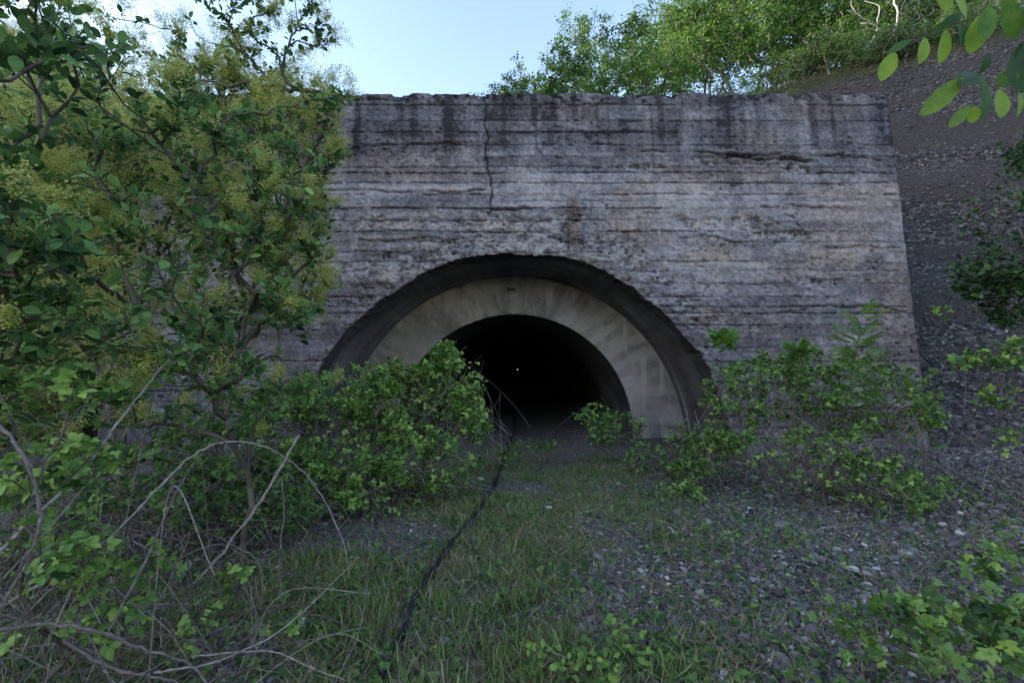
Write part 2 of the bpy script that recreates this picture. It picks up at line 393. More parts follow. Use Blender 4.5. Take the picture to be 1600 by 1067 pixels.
# ------------------------------------------------------------------ tunnel portal
PX, RZ, RR = .06, -.2, 4.10                   # arch centre x, z, radius
WX0, WX1, WTOP = -7.72, 7.74, 7.28
BAT = .07
def wpt(px, py):
    r = ray(px, py)                           # meets y = 8.5 + BAT*z
    t = (8.5 + BAT * EYE[2]) / (r[1] - BAT * r[2]); p = EYE + r * t; return p[0], p[2]
def blob(x, z, px, py, rx, rz, ang=0, p=2, seed=3, rag=.5):
    a, b = wpt(px, py); dx = x - a; dz = z - b; c, s_ = math.cos(ang), math.sin(ang)
    u = (dx * c + dz * s_) / rx; v = (-dx * s_ + dz * c) / rz
    d = np.sqrt(u * u + v * v) + rag * (fbm(x * 3, z * 3, seed, 4) - .5) * 2
    return sstep(1.15, .75, d)
rl = rg(77)
LINES = []                                    # pour lines: z, start x, end x, depth
zz = .35
while zz < WTOP - .2:
    x0 = WX0 + rl.uniform(-1, 6) * (rl.random() < .3); x1 = WX1 - rl.uniform(-1, 6) * (rl.random() < .3)
    LINES.append((zz, x0, x1, rl.uniform(.35, 1))); zz += rl.uniform(.12, .27) * (1.5 if zz > 5.9 else 1)
def wall_fields(x, z):
    """relief towards the viewer (m), tone 0..1, warmth"""
    wav = .022 * (fbm(x * .45, z * .25, 81, 3) - .5) * 2 + .012 * (fbm(x * 4, z * 2, 82, 2) - .5)
    zw = z + wav
    spall = np.zeros_like(x)
    for a in [(830, 362, 1.45, .38, 0), (760, 375, 1.3, .28, 0), (640, 400, 1.4, .30, .35), (585, 450, .9, .28, .7), (950, 385, .9, .3, -.2),
              (1010, 420, .6, .22, -.5), (1160, 250, .9, .12, 0), (1235, 262, .6, .10, -.2), (1130, 350, 1.1, .16, .02), (1230, 370, .7, .12, 0),
              (545, 350, .9, .2, 0), (1000, 262, .5, .07, 0), (1090, 500, .5, .3, -.8), (520, 250, .6, .14, .2), (1290, 440, .8, .08, 0), (660, 350, .7, .16, 0)]:
        spall = np.maximum(spall, blob(x, z, *a[:4], ang=a[4], seed=3 + int(a[0]) % 7, rag=.75))
    rr = np.hypot(x - PX, z - RZ) - RR
    edge = sstep(.30, .02, rr + .25 * (fbm(x * 2.5, z * 2.5, 88, 3) - .5) * 2)
    spall = np.maximum(spall, .8 * edge)
    relief = np.zeros_like(x); dark = np.zeros_like(x)
    # boards: each course stands a little proud or back and has its own shade
    zs = np.array([l[0] for l in LINES]); idx = np.searchsorted(zs, zw)
    joff = _h(idx * 1.0, np.zeros_like(zw), 5) * 4
    jx = np.floor((x + joff) / 2.6)
    bt = _h(idx * 1.0, jx, 91); bo = _h(idx * 1.0, jx, 92)
    relief += (bo - .5) * .022 * (1 - spall)
    sub = np.floor(zw / .115); relief += (_h(sub, jx, 93) - .5) * .006 * (1 - spall)
    for i, (lz, x0, x1, dp) in enumerate(LINES):
        d = np.abs(zw - lz + .024 * (fbm(x * 1.7, z * 0 + i, 100 + i, 6, .6) - .5) * 2)
        pres = sstep(.24, .40, fbm(x * .8, z * 0 + i * 3.7, 140 + i, 4)) * sstep(x0 - .2, x0 + .2, x) * sstep(x1 + .2, x1 - .2, x)
        wd = .0085 + .034 * fbm(x * 4, z * 6, 160, 4) ** 2.4
        k = np.exp(-(d / wd) ** 2) * pres * dp * sstep(.12, .40, vn(x * 6 + i, z * 0, 161) * .5 + .5 * vn(x * 17, z * 0 + i, 162))
        relief -= .035 * k; dark = np.maximum(dark, 1.0 * k)
        lip = np.exp(-((zw - lz + .02) / .05) ** 2) * pres * dp; relief += .008 * lip
    # cracks
    def crack(pts, wd, dp, seed):
        nonlocal relief, dark
        P = np.array([wpt(*p) for p in pts])
        xs = np.interp(z, P[::-1, 1], P[::-1, 0]) + .09 * (fbm(z * 5, z * 0, seed, 5, .65) - .5) * 2
        k = np.exp(-((x - xs) / wd) ** 2) * (z > P[-1, 1]) * (z < P[0, 1]); relief = relief - dp * k; dark = np.maximum(dark, .95 * k)
    crack([(753, 135), (757, 170), (760, 200), (765, 212), (756, 235), (762, 260), (766, 300), (768, 330)], .013, .06, 7)
    def ledge(x0, y0, x1, y1, wd=.02, dp=.05, a=1.0):
        nonlocal relief, dark
        (ax, az), (bx, bz) = wpt(x0, y0), wpt(x1, y1)
        zc = az + (bz - az) * (x - ax) / (bx - ax) + .10 * (fbm(x * 1.6, x * 0, int(x0), 6, .6) - .5) * 2
        m_ = sstep(ax - .1, ax + .1, x) * sstep(bx + .1, bx - .1, x)
        k = np.exp(-((z - zc) / (wd * (.5 + vn(x * 7, z * 5, int(x0))))) ** 2) * m_ * sstep(.25, .5, fbm(x * 2.3, x * 0, int(x1), 4, .6)); relief = relief - dp * k + .02 * np.exp(-((z - zc - .05) / .05) ** 2) * m_; dark = np.maximum(dark, a * k)
    ledge(770, 326, 850, 331, .022, .07); ledge(490, 297, 760, 300, .015, .04, .8); ledge(1000, 238, 1390, 249, .014, .03, .9)
    ledge(1130, 243, 1275, 252, .03, .07); ledge(480, 232, 750, 224, .012, .03, .7); ledge(560, 378, 770, 372, .015, .04, .8); ledge(1180, 320, 1330, 325, .012, .03, .7)
    ledge(880, 203, 1030, 208, .01, .02, .6); ledge(1060, 372, 1190, 377, .014, .04, .8); ledge(1290, 384, 1405, 386, .012, .03, .8); ledge(1250, 478, 1420, 482, .012, .03, .6); ledge(540, 158, 700, 160, .012, .03, .7)
    rough = (fbm(x * 7, z * 9, 120, 6, .68) - .5) * 2
    relief += (.008 + .070 * spall) * rough - .035 * spall
    relief += .006 * (fbm(x * 22, z * 22, 121, 3) - .5) * 2
    wxp = x + .10 * fbm(x * 6, z * 6, 191, 3); wzp = z + .10 * fbm(x * 6, z * 6, 192, 3)
    pits = sstep(.70, .80, fbm(wxp * 13, wzp * 19, 122, 2, .6)) * sstep(.50, .66, fbm(x * 1.3, z * 1.3, 124, 3))
    pits = np.maximum(pits, sstep(.66, .76, fbm(wxp * 16, wzp * 16, 123, 2, .6)) * spall)
    relief -= .02 * pits; dark = np.maximum(dark, .7 * pits)
    te = sstep(WTOP - .35, WTOP, z + .15 * (fbm(x * 2, z * 2, 125, 3) - .5) * 2)
    chips = sstep(.60, .70, fbm(wxp * 9, wzp * 12, 126, 2)) * te; relief -= .05 * chips; dark = np.maximum(dark, .9 * chips)
    # tone
    tone = .50 + .20 * (bt - .5) + .13 * (fbm(x * .6, z * .9, 130, 4) - .5) * 2 + .24 * (fbm(x * 4, z * 5, 131, 5, .65) - .5) * 2
    tone += .07 * (fbs(x * .7, z * 9, 132, 4) - .5) * 2
    tone += .10 * (_h(sub, jx + 7, 94) - .5)
    tone -= .13 * np.exp(-((zw / .115 - np.round(zw / .115)) / .07) ** 2) * sstep(.42, .6, fbm(x * 1.1, sub * 5.3, 95, 3)) * (1 - spall)
    topb = sstep(6.0, 6.06, z + .03 * np.sin(x * 1.3) - .012 * (x - 4))
    streak = fbs(x * 3.2, z * .35, 133, 4)
    tone += topb * (-.13 + .62 * (streak - .5)) + (1 - topb) * .22 * (streak - .5)
    tone += .16 * sstep(5.9, 5.2, z) * sstep(2.6, 3.8, z) - .08 * sstep(3.6, 2.2, z)
    runs = sstep(.50, .72, fbs(x * 7, z * .12, 196, 3)) * sstep(-.2, .5, z - WTOP + .3 + 2.4 * vn(x * 3.3, x * 0, 197)); tone -= .20 * runs * (.25 + .75 * topb)
    pale = sstep(.62, .8, fbs(x * 5, z * .15, 198, 3)) * sstep(-.2, .6, z - WTOP + 2.6 * vn(x * 2.3, x * 0, 199)); tone += .12 * pale
    tone += .40 * (fbm(x * 19, z * 21, 194, 4, .8) - .5) * 2 + .05 * (fbs(x * 2.5, z * 26, 195, 3) - .5) * 2
    st2 = sstep(.55, .75, fbs(x * 6, z * .25, 134, 3)) * sstep(4.0, 6.5, z); tone -= .10 * st2
    for a in [(680, 316, 1.0, .2), (1240, 356, .9, .14), (900, 345, .28, .55), (1400, 240, .5, .8), (1150, 470, .9, .10), (560, 455, .5, .3), (1320, 350, .9, .1), (1060, 560, .35, .9), (1090, 640, .4, .9)]:
        tone -= .13 * blob(x, z, *a[:4], seed=41, rag=.6)
    for a in [(1180, 285, .5, .3), (1190, 215, .2, .35), (1310, 400, .9, .2), (600, 420, .9, .25), (1070, 300, .6, .25), (830, 385, .7, .15), (1160, 190, .15, .5), (1075, 200, .12, .4)]:
        tone += .08 * blob(x, z, *a[:4], seed=43, rag=.6)
    tone += spall * (.06 + .42 * rough)
    tone -= .62 * dark + .25 * te * (vn(x * 5, z * 2, 127))
    warm = np.clip(.08 + 1.1 * (fbm(x * .8, z * 1.6, 136, 4) - .45) + .8 * blob(x, z, 897, 340, .16, .55, seed=44, rag=.4), 0, 1)
    warm = np.clip(warm + .25 * sstep(5.6, 4.2, z) * sstep(.5, .7, fbm(x * 2, z * 5, 137, 3)), 0, 1)
    return relief, np.clip(tone, -.1, 1.1), warm

portal = empty('tunnel_portal', (PX, 8.5, 0), 'weathered grey concrete tunnel portal with arched recess and board-marked face', 'tunnel portal')
step = .0225
wx = np.linspace(WX0, WX1, int((WX1 - WX0) / step)); wz = np.linspace(-.5, WTOP, int((WTOP + .5) / step))
X, Z = np.meshgrid(wx, wz, indexing='ij')
def redge(th): return RR + .07 * (fbm(th * 6, th * 0, 151, 4) - .5) * 2 + .03 * (vn(th * 55, th * 0, 152) - .5)
TH = np.arctan2(Z - RZ, X - PX); D = np.hypot(X - PX, Z - RZ); RE = redge(TH)
# ragged top edge
tn = WTOP + .035 * (fbm(wx * 2.2, wx * 0, 153, 4) - .5) * 2 - .05 * sstep(.62, .8, vn(wx * 3.1, wx * 0, 154)) + .008 * wx * 0
Z = -.5 + (Z + .5) * ((tn[:, None] + .5) / (WTOP + .5))
rel, tone, warm = wall_fields(X, Z)
edgec = np.exp(-np.minimum(X - WX0, WX1 - X) / .03) * .03 + sstep(.06, 0, (tn[:, None] - Z)) * .02
Yw = 8.5 + BAT * Z - rel + edgec
inside = D < RE
F = grid_faces(len(wx), len(wz))
F = F[~inside.ravel()[F].all(1)]
Xs = np.where(inside, PX + RE * np.cos(TH), X); Zs = np.where(inside, RZ + RE * np.sin(TH), Z)
Yw = np.where(inside, Yw + .02, Yw)
a = Acc(); a.add(np.stack([Xs, Yw, Zs], -1), F[:, ::-1], tone.ravel())
wa = [warm.ravel()]
# top face, sides and back of the head wall
tw = 1.0
def add_sheet(P, tone_, warm_):
    nu, nv = P.shape[:2]; a.add(P, grid_faces(nu, nv), tone_.ravel()); wa.append(warm_.ravel())
kk = np.linspace(0, tw, 14)
U, K = np.meshgrid(wx[::2], kk, indexing='ij')
zt = np.interp(U, wx, tn); yt = np.interp(U, wx, Yw[:, -1]) + K
add_sheet(np.stack([U, yt, zt + .04 * (fbm(U * 3, K * 3, 155, 3) - .5) * sstep(0, .1, K)], -1), .35 + .3 * (fbm(U * 3, K * 3, 156, 3) - .5), U * 0 + .3)
for xi, xx in ((0, WX0), (-1, WX1)):
    U, K = np.meshgrid(wz[::2], kk, indexing='ij'); zt = np.interp(U, wz, Z[xi]); yt = np.interp(U, wz, Yw[xi])
    add_sheet(np.stack([U * 0 + xx, yt + K, zt], -1), .4 + .5 * (fbm(U * 3, K * 3, 157, 3) - .5), U * 0 + .2)
a.build('head_wall', M['concrete'], portal, attrs={'warm': np.concatenate(wa)})
# recess barrel
BY = 10.9
th = np.linspace(R(-8), R(188), 420); q = np.concatenate([np.linspace(0, .35, 22), np.linspace(.37, 1.0, 26)])
TT, Q = np.meshgrid(th, q, indexing='ij')
re0 = redge(TT); xe = PX + re0 * np.cos(TT); ze = RZ + re0 * np.sin(TT)
rel0, _, _ = wall_fields(xe, ze); y0 = 8.5 + BAT * ze - rel0 + .01
yy = y0 + (BY - y0) * Q
arc = TT * RR
rgh = sstep(.22, .10, Q + .08 * (fbm(arc * 1.3, Q * 0, 161, 3) - .5) * 2)
rad = re0 * sstep(.25, 0, Q) + (1 - sstep(.25, 0, Q)) * (RR - .05) + rgh * sstep(0, .03, Q) * (.05 * (fbm(arc * 5, yy * 5, 162, 4, .6) - .5) * 2) + .01 * (fbm(arc * 2, yy * 2, 163, 3) - .5)
rad += .02 * (Q == 0)
tone = .26 + .26 * (fbm(arc * 1.1, yy * 1.6, 164, 4) - .5) * 2 + .12 * (fbs(arc * 7, yy * .5, 165, 3) - .5) * 2 - rgh * (.26 + .25 * vn(arc * 6, yy * 6, 190))
# pale lime crack along the barrel, running down on the right side
cr = np.abs(Q - (.62 + .20 * np.sin(TT * 3.1 + .3) + .05 * (fbm(TT * 9, TT * 0, 166, 3) - .5) * 2))
kc = np.exp(-(cr / .008) ** 2) * sstep(.2, .5, vn(TT * 7, TT * 0, 167) + .3); tone += .42 * kc
lime = np.exp(-((arc - R(10) * RR + .05 * np.sin(yy * 3)) / .9) ** 2) * np.exp(-((Q - .86 + .03 * (fbm(arc * 3, arc * 0, 168, 3) - .5)) / .03) ** 2); tone += .9 * lime
wrm = np.clip(.2 + .8 * (fbm(arc * .9, yy * .9, 169, 3) - .5), 0, 1)
a = Acc(); a.add(np.stack([PX + rad * np.cos(TT), yy, RZ + rad * np.sin(TT)], -1), grid_faces(len(th), len(q)), tone.ravel())
a.build('recess_vault', M['lining'], portal, attrs={'warm': wrm.ravel()})
# back ring round the bore
TR, TZ = 2.80, .14
th = np.linspace(R(-14), R(194), 500); q = np.linspace(0, 1, 60)
TT, Q = np.meshgrid(th, q, indexing='ij')
ri = TR + .012 * (fbm(TT * 9, TT * 0, 171, 3) - .5)
xi = PX + ri * np.cos(TT); zi = TZ + ri * np.sin(TT)
xo = PX + (RR - .02) * np.cos(TT); zo = RZ + (RR - .02) * np.sin(TT)
X = xi + (xo - xi) * Q; Zr = zi + (zo - zi) * Q
y = BY - .02 + .02 * (fbm(X * 1.5, Zr * 1.5, 172, 3) - .5) + .03 * sstep(.03, 0, Q)
tone = .74 + .16 * sstep(RZ, 3.2, Zr) * 0 + .22 * (fbm(X * 1.2, Zr * 1.2, 173, 4) - .5) * 2 + .34 * (fbs(TT * 16 + 1.5 * fbm(X, Zr, 179, 2), Q * 1.2, 174, 4) - .5) * 2 + .10 * (fbm(X * 8, Zr * 8, 175, 3) - .5) * 2
def scr(x0, y0, x1, y1, wd=.01, amt=-.4, bend=0):
    """a mark drawn between two photo positions on the ring plane"""
    global tone
    def rp(px, py): r = ray(px, py); t = BY / r[1]; p = EYE + r * t; return p[0], p[2]
    (ax, az), (bx, bz) = rp(x0, y0), rp(x1, y1); dx, dz = bx - ax, bz - az; L = math.hypot(dx, dz)
    t = ((X - ax) * dx + (Zr - az) * dz) / L / L; dd = ((X - ax) * dz - (Zr - az) * dx) / L - bend * np.sin(np.clip(t, 0, 1) * math.pi) + .02 * (vn(t * 9, t * 0, int(x0)) - .5)
    tone += amt * np.exp(-(dd / wd) ** 2) * (t > 0) * (t < 1)
scr(766, 455, 783, 487, .012); scr(783, 487, 800, 491, .012); scr(842, 470, 815, 489, .010); scr(792, 452, 806, 453, .04, -.8); scr(800, 445, 802, 478, .008, -.25); scr(793, 471, 806, 471, .01, -.4)
scr(893, 450, 897, 470, .01, .4); scr(833, 477, 836, 487, .01, .4); scr(620, 520, 690, 500, .008, -.25); scr(880, 530, 960, 500, .008, -.25)
tone -= .16 * np.exp(-((((TT / R(11.5)) + .06 * vn(Q * 6, TT * 3, 178)) % 1 - .5) / .022) ** 2) * sstep(.3, .6, vn(TT * 5, Q * 3, 180))
dr = sstep(.60, .74, vn(TT * 21, TT * 0, 186)) * sstep(0, .3, Q - vn(TT * 9, TT * 0, 187) * .5); tone -= .10 * dr
tone += .30 * sstep(.70, .84, vn(X * 7, Zr * 1.2, 188)) * sstep(.55, .7, fbm(X * 1.2, Zr * 1.2, 189, 3))
wrm = np.clip(.30 + .9 * (fbm(X * .9, Zr * .9, 176, 4) - .45) * .6 + .45 * sstep(.5, -1.5, X), 0, 1)
a = Acc(); a.add(np.stack([X, y, Zr], -1), grid_faces(len(th), len(q))[:, ::-1], np.clip(tone, 0, 1).ravel())
a.build('portal_ring', M['lining'], portal, attrs={'warm': wrm.ravel()})
# bore: first lining length, step out, darker concrete lining behind, far end with a small gap of daylight
def bore(name, r0, yA, yB, mat, n, seed, tb):
    th = np.linspace(R(-24), R(204), 160); yy = np.linspace(yA, yB, n)
    TT, YY = np.meshgrid(th, yy, indexing='ij'); rr = r0 + .012 * (fbm(TT * 6, YY, seed, 3) - .5)
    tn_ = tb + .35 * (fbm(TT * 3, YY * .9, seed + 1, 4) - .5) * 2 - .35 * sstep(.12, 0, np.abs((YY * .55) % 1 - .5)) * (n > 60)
    A_ = Acc(); A_.add(np.stack([PX + rr * np.cos(TT), YY, TZ + rr * np.sin(TT)], -1), grid_faces(len(th), n), tn_.ravel())
    A_.build(name, mat, portal, attrs={'warm': (TT * 0 + .3).ravel()})
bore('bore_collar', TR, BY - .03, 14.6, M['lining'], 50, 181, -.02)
bore('bore_lining', TR + .22, 14.6, 70, M['dark_lining'], 240, 183, .5)
th = np.linspace(R(-24), R(204), 160); q = np.array([0., 1.]); TT, Q = np.meshgrid(th, q, indexing='ij')
A_ = Acc(); rr = TR + .22 * Q; A_.add(np.stack([PX + rr * np.cos(TT), 14.6 + 0 * rr, TZ + rr * np.sin(TT)], -1), grid_faces(160, 2)[:, ::-1], .5)
A_.build('collar_step', M['dark_lining'], portal, attrs={'warm': np.full(320, .3)})
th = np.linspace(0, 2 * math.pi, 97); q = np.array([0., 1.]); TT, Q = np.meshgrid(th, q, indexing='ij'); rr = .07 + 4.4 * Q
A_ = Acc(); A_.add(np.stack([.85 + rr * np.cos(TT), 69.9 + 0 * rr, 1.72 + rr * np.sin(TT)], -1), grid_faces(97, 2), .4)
A_.build('far_end_blockage', M['dark_lining'], portal, attrs={'warm': np.full(194, .3)})

# ------------------------------------------------------------------ growth
def grow(bases, tips, r, seg=.12, k=.35, bend=.45, jit=.02, rtip=.002, pw=.45, rmax=.05):
    nm = int(sum(np.ceil(np.linalg.norm(tips - bases.mean(0), axis=1) / seg)) + 3 * len(tips) + len(bases) + 10)
    P = np.zeros((nm, 3)); par = np.full(nm, -1); pl = np.zeros(nm); dr = np.zeros((nm, 3)); n = len(bases)
    P[:n] = bases; dr[:n] = unit(np.array([0, 0, 1.]) + .5 * r.normal(size=(n, 3)) * np.array([1, 1, .3]))
    order = np.argsort(np.linalg.norm(tips - bases.mean(0), axis=1)); tipn = []
    for t in tips[order]:
        v = t - P[:n]; d = np.linalg.norm(v, axis=1)
        cosang = (v * dr[:n]).sum(1) / np.maximum(d, 1e-6)
        cost = d * (1.25 - .45 * cosang) + k * pl[:n]
        cost[d < .03] += 1
        i = int(np.argmin(cost)); L = d[i]; ns = max(2, int(math.ceil(L / seg)))
        c = P[i] + dr[i] * L * bend; prev = i
        if n + ns >= nm: break
        for j in range(1, ns + 1):
            s_ = j / ns; p = (1 - s_) ** 2 * P[i] + 2 * s_ * (1 - s_) * c + s_ * s_ * t
            if j < ns: p = p + r.normal(size=3) * jit
            P[n] = p; par[n] = prev; e = p - P[prev]; el = np.linalg.norm(e); pl[n] = pl[prev] + el; dr[n] = e / max(el, 1e-6); prev = n; n += 1
        tipn.append(prev)
    cnt = np.zeros(n); cnt[tipn] = 1
    for i in range(n - 1, -1, -1):
        if par[i] >= 0: cnt[par[i]] += cnt[i]
    m = par[:n] >= 0; idx = np.nonzero(m)[0]
    rad = np.minimum(rtip * np.maximum(cnt, 1) ** pw, rmax)
    r0 = np.minimum(rad[par[idx]], rad[idx] * 1.35)
    return dict(P0=P[par[idx]], P1=P[idx], r0=r0, r1=rad[idx], cnt=cnt[idx], tips=P[tipn], tdir=dr[tipn])
def branches(acc, G, sides=5, r=None):
    frusta(acc, G['P0'], G['P1'], G['r0'], G['r1'], sides, r.uniform(.2, .8, len(G['P0'])) if r is not None else .5)
def along(G, r, n, maxcnt=3):
    m = G['cnt'] <= maxcnt; P0, P1 = G['P0'][m], G['P1'][m]; L = np.linalg.norm(P1 - P0, axis=1)
    i = r.choice(len(P0), n, p=L / L.sum()); t = r.random(n)[:, None]
    return P0[i] + (P1[i] - P0[i]) * t, unit(P1[i] - P0[i])
def leaves(acc, T, pos, d, r, size, out=.9, up=.3, nrm=(0, -.25, 1.), nj=.55, vm=.5, vs=.18, droop=0):
    N = len(pos); q = r.normal(size=(N, 3)); q = unit(q - d * (q * d).sum(1, keepdims=True))
    dd = unit(d * .45 + q * out + np.array([0, 0, up]) - np.array([0, 0, droop]))
    nn = unit(np.array(nrm) + nj * r.normal(size=(N, 3)))
    scatter(acc, T[0], T[1], pos, frames(dd, nn), r.uniform(size[0], size[1], N), np.clip(vm + vs * r.normal(size=N), 0, 1))
def in_px(r, n, x0, x1, y0, y1, d0, d1):
    return np.array([at(r.uniform(x0, x1), r.uniform(y0, y1), r.uniform(d0, d1)) for _ in range(n)])
def lobes(r, specs):
    """tips in ellipsoid lobes, denser at the shell: (px, py, depth, rx, ry, rz, n)"""
    out = []
    for (px, py, d, rx, ry, rz, n) in specs:
        u = unit(r.normal(size=(n, 3))) * (r.uniform(.15, 1, n) ** .5)[:, None]
        out.append(at(px, py, d) + u * np.array([rx, ry, rz]))
    return np.concatenate(out)
def clip_ground(t, m=.08):
    t = t.copy(); t[:, 2] = np.maximum(t[:, 2], gz(t[:, 0], t[:, 1]) + m); return t

def plume(acc, c, d, r, size, dens=1.0):
    """airy panicles: fine stalks with many tiny flowers, for arrays of centres c and directions d"""
    K = int(30 * dens); N = len(c)
    q = unit(r.normal(size=(N, K, 3)) * np.array([1, 1, .8]) + d[:, None] * .9)
    t = r.random((N, K, 1)) * .7
    s_ = np.asarray(size).reshape(N, 1, 1)
    A = c[:, None] + d[:, None] * s_ * t; B = A + q * s_ * r.uniform(.25, .62, (N, K, 1))
    A = A.reshape(-1, 3); B = B.reshape(-1, 3)
    frusta(acc, A, B, np.full(len(A), .0007), np.full(len(A), .0004), 3, r.uniform(.2, .6, len(A)))
    kk = int(12 * dens + 2); f = r.uniform(.25, 1.1, (len(A), kk, 1))
    P = (A[:, None] + (B - A)[:, None] * f + r.normal(size=(len(A), kk, 3)) * .011).reshape(-1, 3)
    n = len(P); scatter(acc, DIAM[0], DIAM[1], P, frames(unit(r.normal(size=(n, 3))), unit(r.normal(size=(n, 3)))), r.uniform(.009, .018, n), np.clip(r.normal(.55, .22, n), 0, 1))

def smoke_bush(name, label, seed, bases, tips, leafsize=(.045, .075), rosette=9, plume_share=.4, psize=(.12, .2), dens=1., vm=.45, T=OVAL, rmax=.04, extra=0, group='smoke bushes at left', rtip=.0028, k=.35, zflat=.8):
    r = rg(seed); bases = np.asarray(bases, float); root = empty(name, bases[0], label, 'shrub', group)
    G = grow(bases, tips, r, seg=.14, rtip=rtip, rmax=rmax, k=k); a = Acc(); branches(a, G, 6, r); a.build('branches', M['bark'], root)
    a = Acc(); n = len(G['tips']); ii = np.repeat(np.arange(n), rosette)
    tone = np.repeat(r.normal(vm, .14, n), rosette)
    back = r.uniform(0, .14, len(ii))[:, None]
    pos = G['tips'][ii] - G['tdir'][ii] * back; d = G['tdir'][ii]
    q = r.normal(size=(len(ii), 3)); q = unit(q - d * (q * d).sum(1, keepdims=True))
    spread = .5 + back * 6
    dd = unit(d * (1.1 - back * 5) + q * spread + np.array([0, 0, .12])); nn = unit(np.array([0, -.35, zflat]) + .5 * r.normal(size=dd.shape) + d * .5)
    st = pos + dd * .02
    scatter(a, T[0], T[1], st, frames(dd, nn), r.uniform(leafsize[0] * .55, leafsize[1] * 1.1, len(ii)) * (1 - back[:, 0] * 1.0), np.clip(tone + .17 * r.normal(size=len(ii)), 0, 1))
    if extra:
        p, d2 = along(G, r, extra, 4); leaves(a, T, p, d2, r, leafsize, vm=vm)
    a.build('leaves', M['smoke_leaf'], root)
    m = r.random(n) < plume_share
    if m.any():
        a = Acc(); c = G['tips'][m]; d = unit(G['tdir'][m] + np.array([0, 0, .5]) + .35 * r.normal(size=(m.sum(), 3)))
        plume(a, c, d, r, r.uniform(*psize, m.sum()), dens); a.build('flower_plumes', M['plume'], root, smooth=False)
    return root

r = rg(1)
T1 = lobes(r, [(235, 150, 2.7, .32, .4, .22, 50), (190, 190, 3.0, .4, .4, .25, 40), (330, 360, 3.0, .45, .45, .25, 60), (150, 640, 2.9, .45, .4, .2, 34), (330, 650, 3.6, .5, .4, .2, 34), (400, 600, 3.8, .5, .4, .2, 30), (450, 290, 3.2, .26, .35, .2, 36), (300, 480, 3.2, .5, .4, .3, 40),
               (430, 480, 3.3, .35, .4, .22, 44), (230, 480, 2.5, .45, .4, .28, 36), (120, 330, 2.8, .4, .5, .3, 40), (340, 560, 3.0, .5, .4, .2, 44), (200, 570, 2.7, .45, .4, .2, 34), (470, 600, 3.9, .3, .3, .12, 22),
               (460, 400, 3.5, .28, .3, .25, 28), (300, 250, 3.2, .35, .4, .3, 36), (400, 200, 3.6, .35, .4, .25, 30), (500, 160, 3.6, .18, .2, .12, 12), (495, 270, 3.7, .12, .2, .12, 9)])
smoke_bush('smoke_bush', 'large smoke bush with oval green leaves and brown stems, nearest before the wall', 11,
           [(-1.7, 2.9, 0), (-2.2, 3.2, 0), (-2.45, 2.75, 0), (-1.95, 2.6, 0), (-2.6, 3.1, 0), (-2.0, 3.4, 0)], T1[rg(3).random(len(T1)) < .58], plume_share=.2, rosette=11, rmax=.02, k=.12)
T2 = lobes(r, [(0, 20, 1.9, .35, .35, .25, 36), (20, 350, 1.9, .28, .3, .16, 34), (-60, 200, 2.0, .3, .4, .3, 26), (30, 420, 2.3, .4, .3, .2, 30), (60, 40, 2.4, .3, .3, .2, 20), (-40, 560, 2.3, .3, .3, .25, 22), (60, 520, 2.5, .4, .3, .25, 34)])
smoke_bush('smoke_bush', 'smoke bush with bluish oval leaves at the left edge of the picture', 12, [(-2.9, 1.9, 0), (-3.1, 2.2, 0), (-2.7, 2.3, 0)], T2, leafsize=(.05, .08), plume_share=.12, vm=.4, rosette=11, rmax=.022)
T3 = lobes(r, [(110, 240, 3.6, .9, .5, .5, 150), (60, 160, 4.4, .9, .6, .5, 110), (260, 210, 4.8, .9, .6, .6, 110), (330, 330, 4.8, .9, .5, .6, 120), (60, 330, 3.2, .5, .3, .3, 60), (130, 450, 4.4, .9, .5, .7, 110)])
smoke_bush('smoke_bush', 'smoke bush covered in yellow-green flower plumes at far left, behind the nearer leaves', 13, [(-4.2, 4.3, .1), (-4.0, 4.6, .1), (-3.6, 4.2, .1), (-3.3, 4.5, .1)], T3,
           leafsize=(.045, .075), rosette=9, plume_share=.75, psize=(.18, .30), vm=.42, T=OVAL_LO, rmax=.022)
T4 = lobes(r, [(465, 220, 4.6, .45, .5, .5, 90), (470, 345, 4.8, .38, .4, .5, 80), (420, 330, 5.0, .6, .5, .7, 90), (455, 450, 4.8, .40, .4, .4, 60), (350, 450, 5.2, .7, .5, .7, 90), (400, 150, 4.8, .5, .4, .3, 60), (300, 560, 5.4, .9, .5, .4, 70)])
smoke_bush('smoke_bush', 'smoke bush with golden plumes whose right edge stands against the concrete wall', 14, [(-2.7, 4.9, .1), (-3.0, 5.2, .1), (-2.4, 5.1, .1), (-2.9, 4.7, .1)], T4,
           leafsize=(.045, .07), rosette=9, plume_share=.6, psize=(.16, .27), vm=.4, T=OVAL_LO, rmax=.022)
T5 = lobes(r, [(385, 45, 4.4, .32, .3, .35, 16), (330, 20, 4.2, .3, .3, .3, 11), (440, 60, 4.4, .3, .3, .35, 13), (500, 40, 4.4, .14, .2, .2, 11), (515, 150, 4.3, .2, .2, .12, 14), (290, 100, 4.6, .3, .3, .3, 16), (450, 5, 4.2, .3, .2, .2, 8), (230, 60, 4.6, .4, .3, .3, 12)])
smoke_bush('smoke_bush', 'tall open smoke bush with grey forking limbs, its top against the sky', 15, [(-2.5, 4.3, .1), (-2.75, 4.4, .1)], T5,
           leafsize=(.045, .07), rosette=9, plume_share=.5, psize=(.16, .28), vm=.42, rmax=.028, k=.15)
T6 = lobes(r, [(40, 120, 8.0, 1.6, .8, .8, 120), (200, 180, 8.5, 1.5, .8, .8, 110), (110, 90, 9, 1.5, .8, .7, 90), (330, 150, 8.0, .9, .7, .8, 80), (310, 110, 8, .8, .6, .6, 40), (440, 130, 7.8, .6, .5, .5, 36), (100, 300, 8, 1.6, .8, 1.2, 130)])
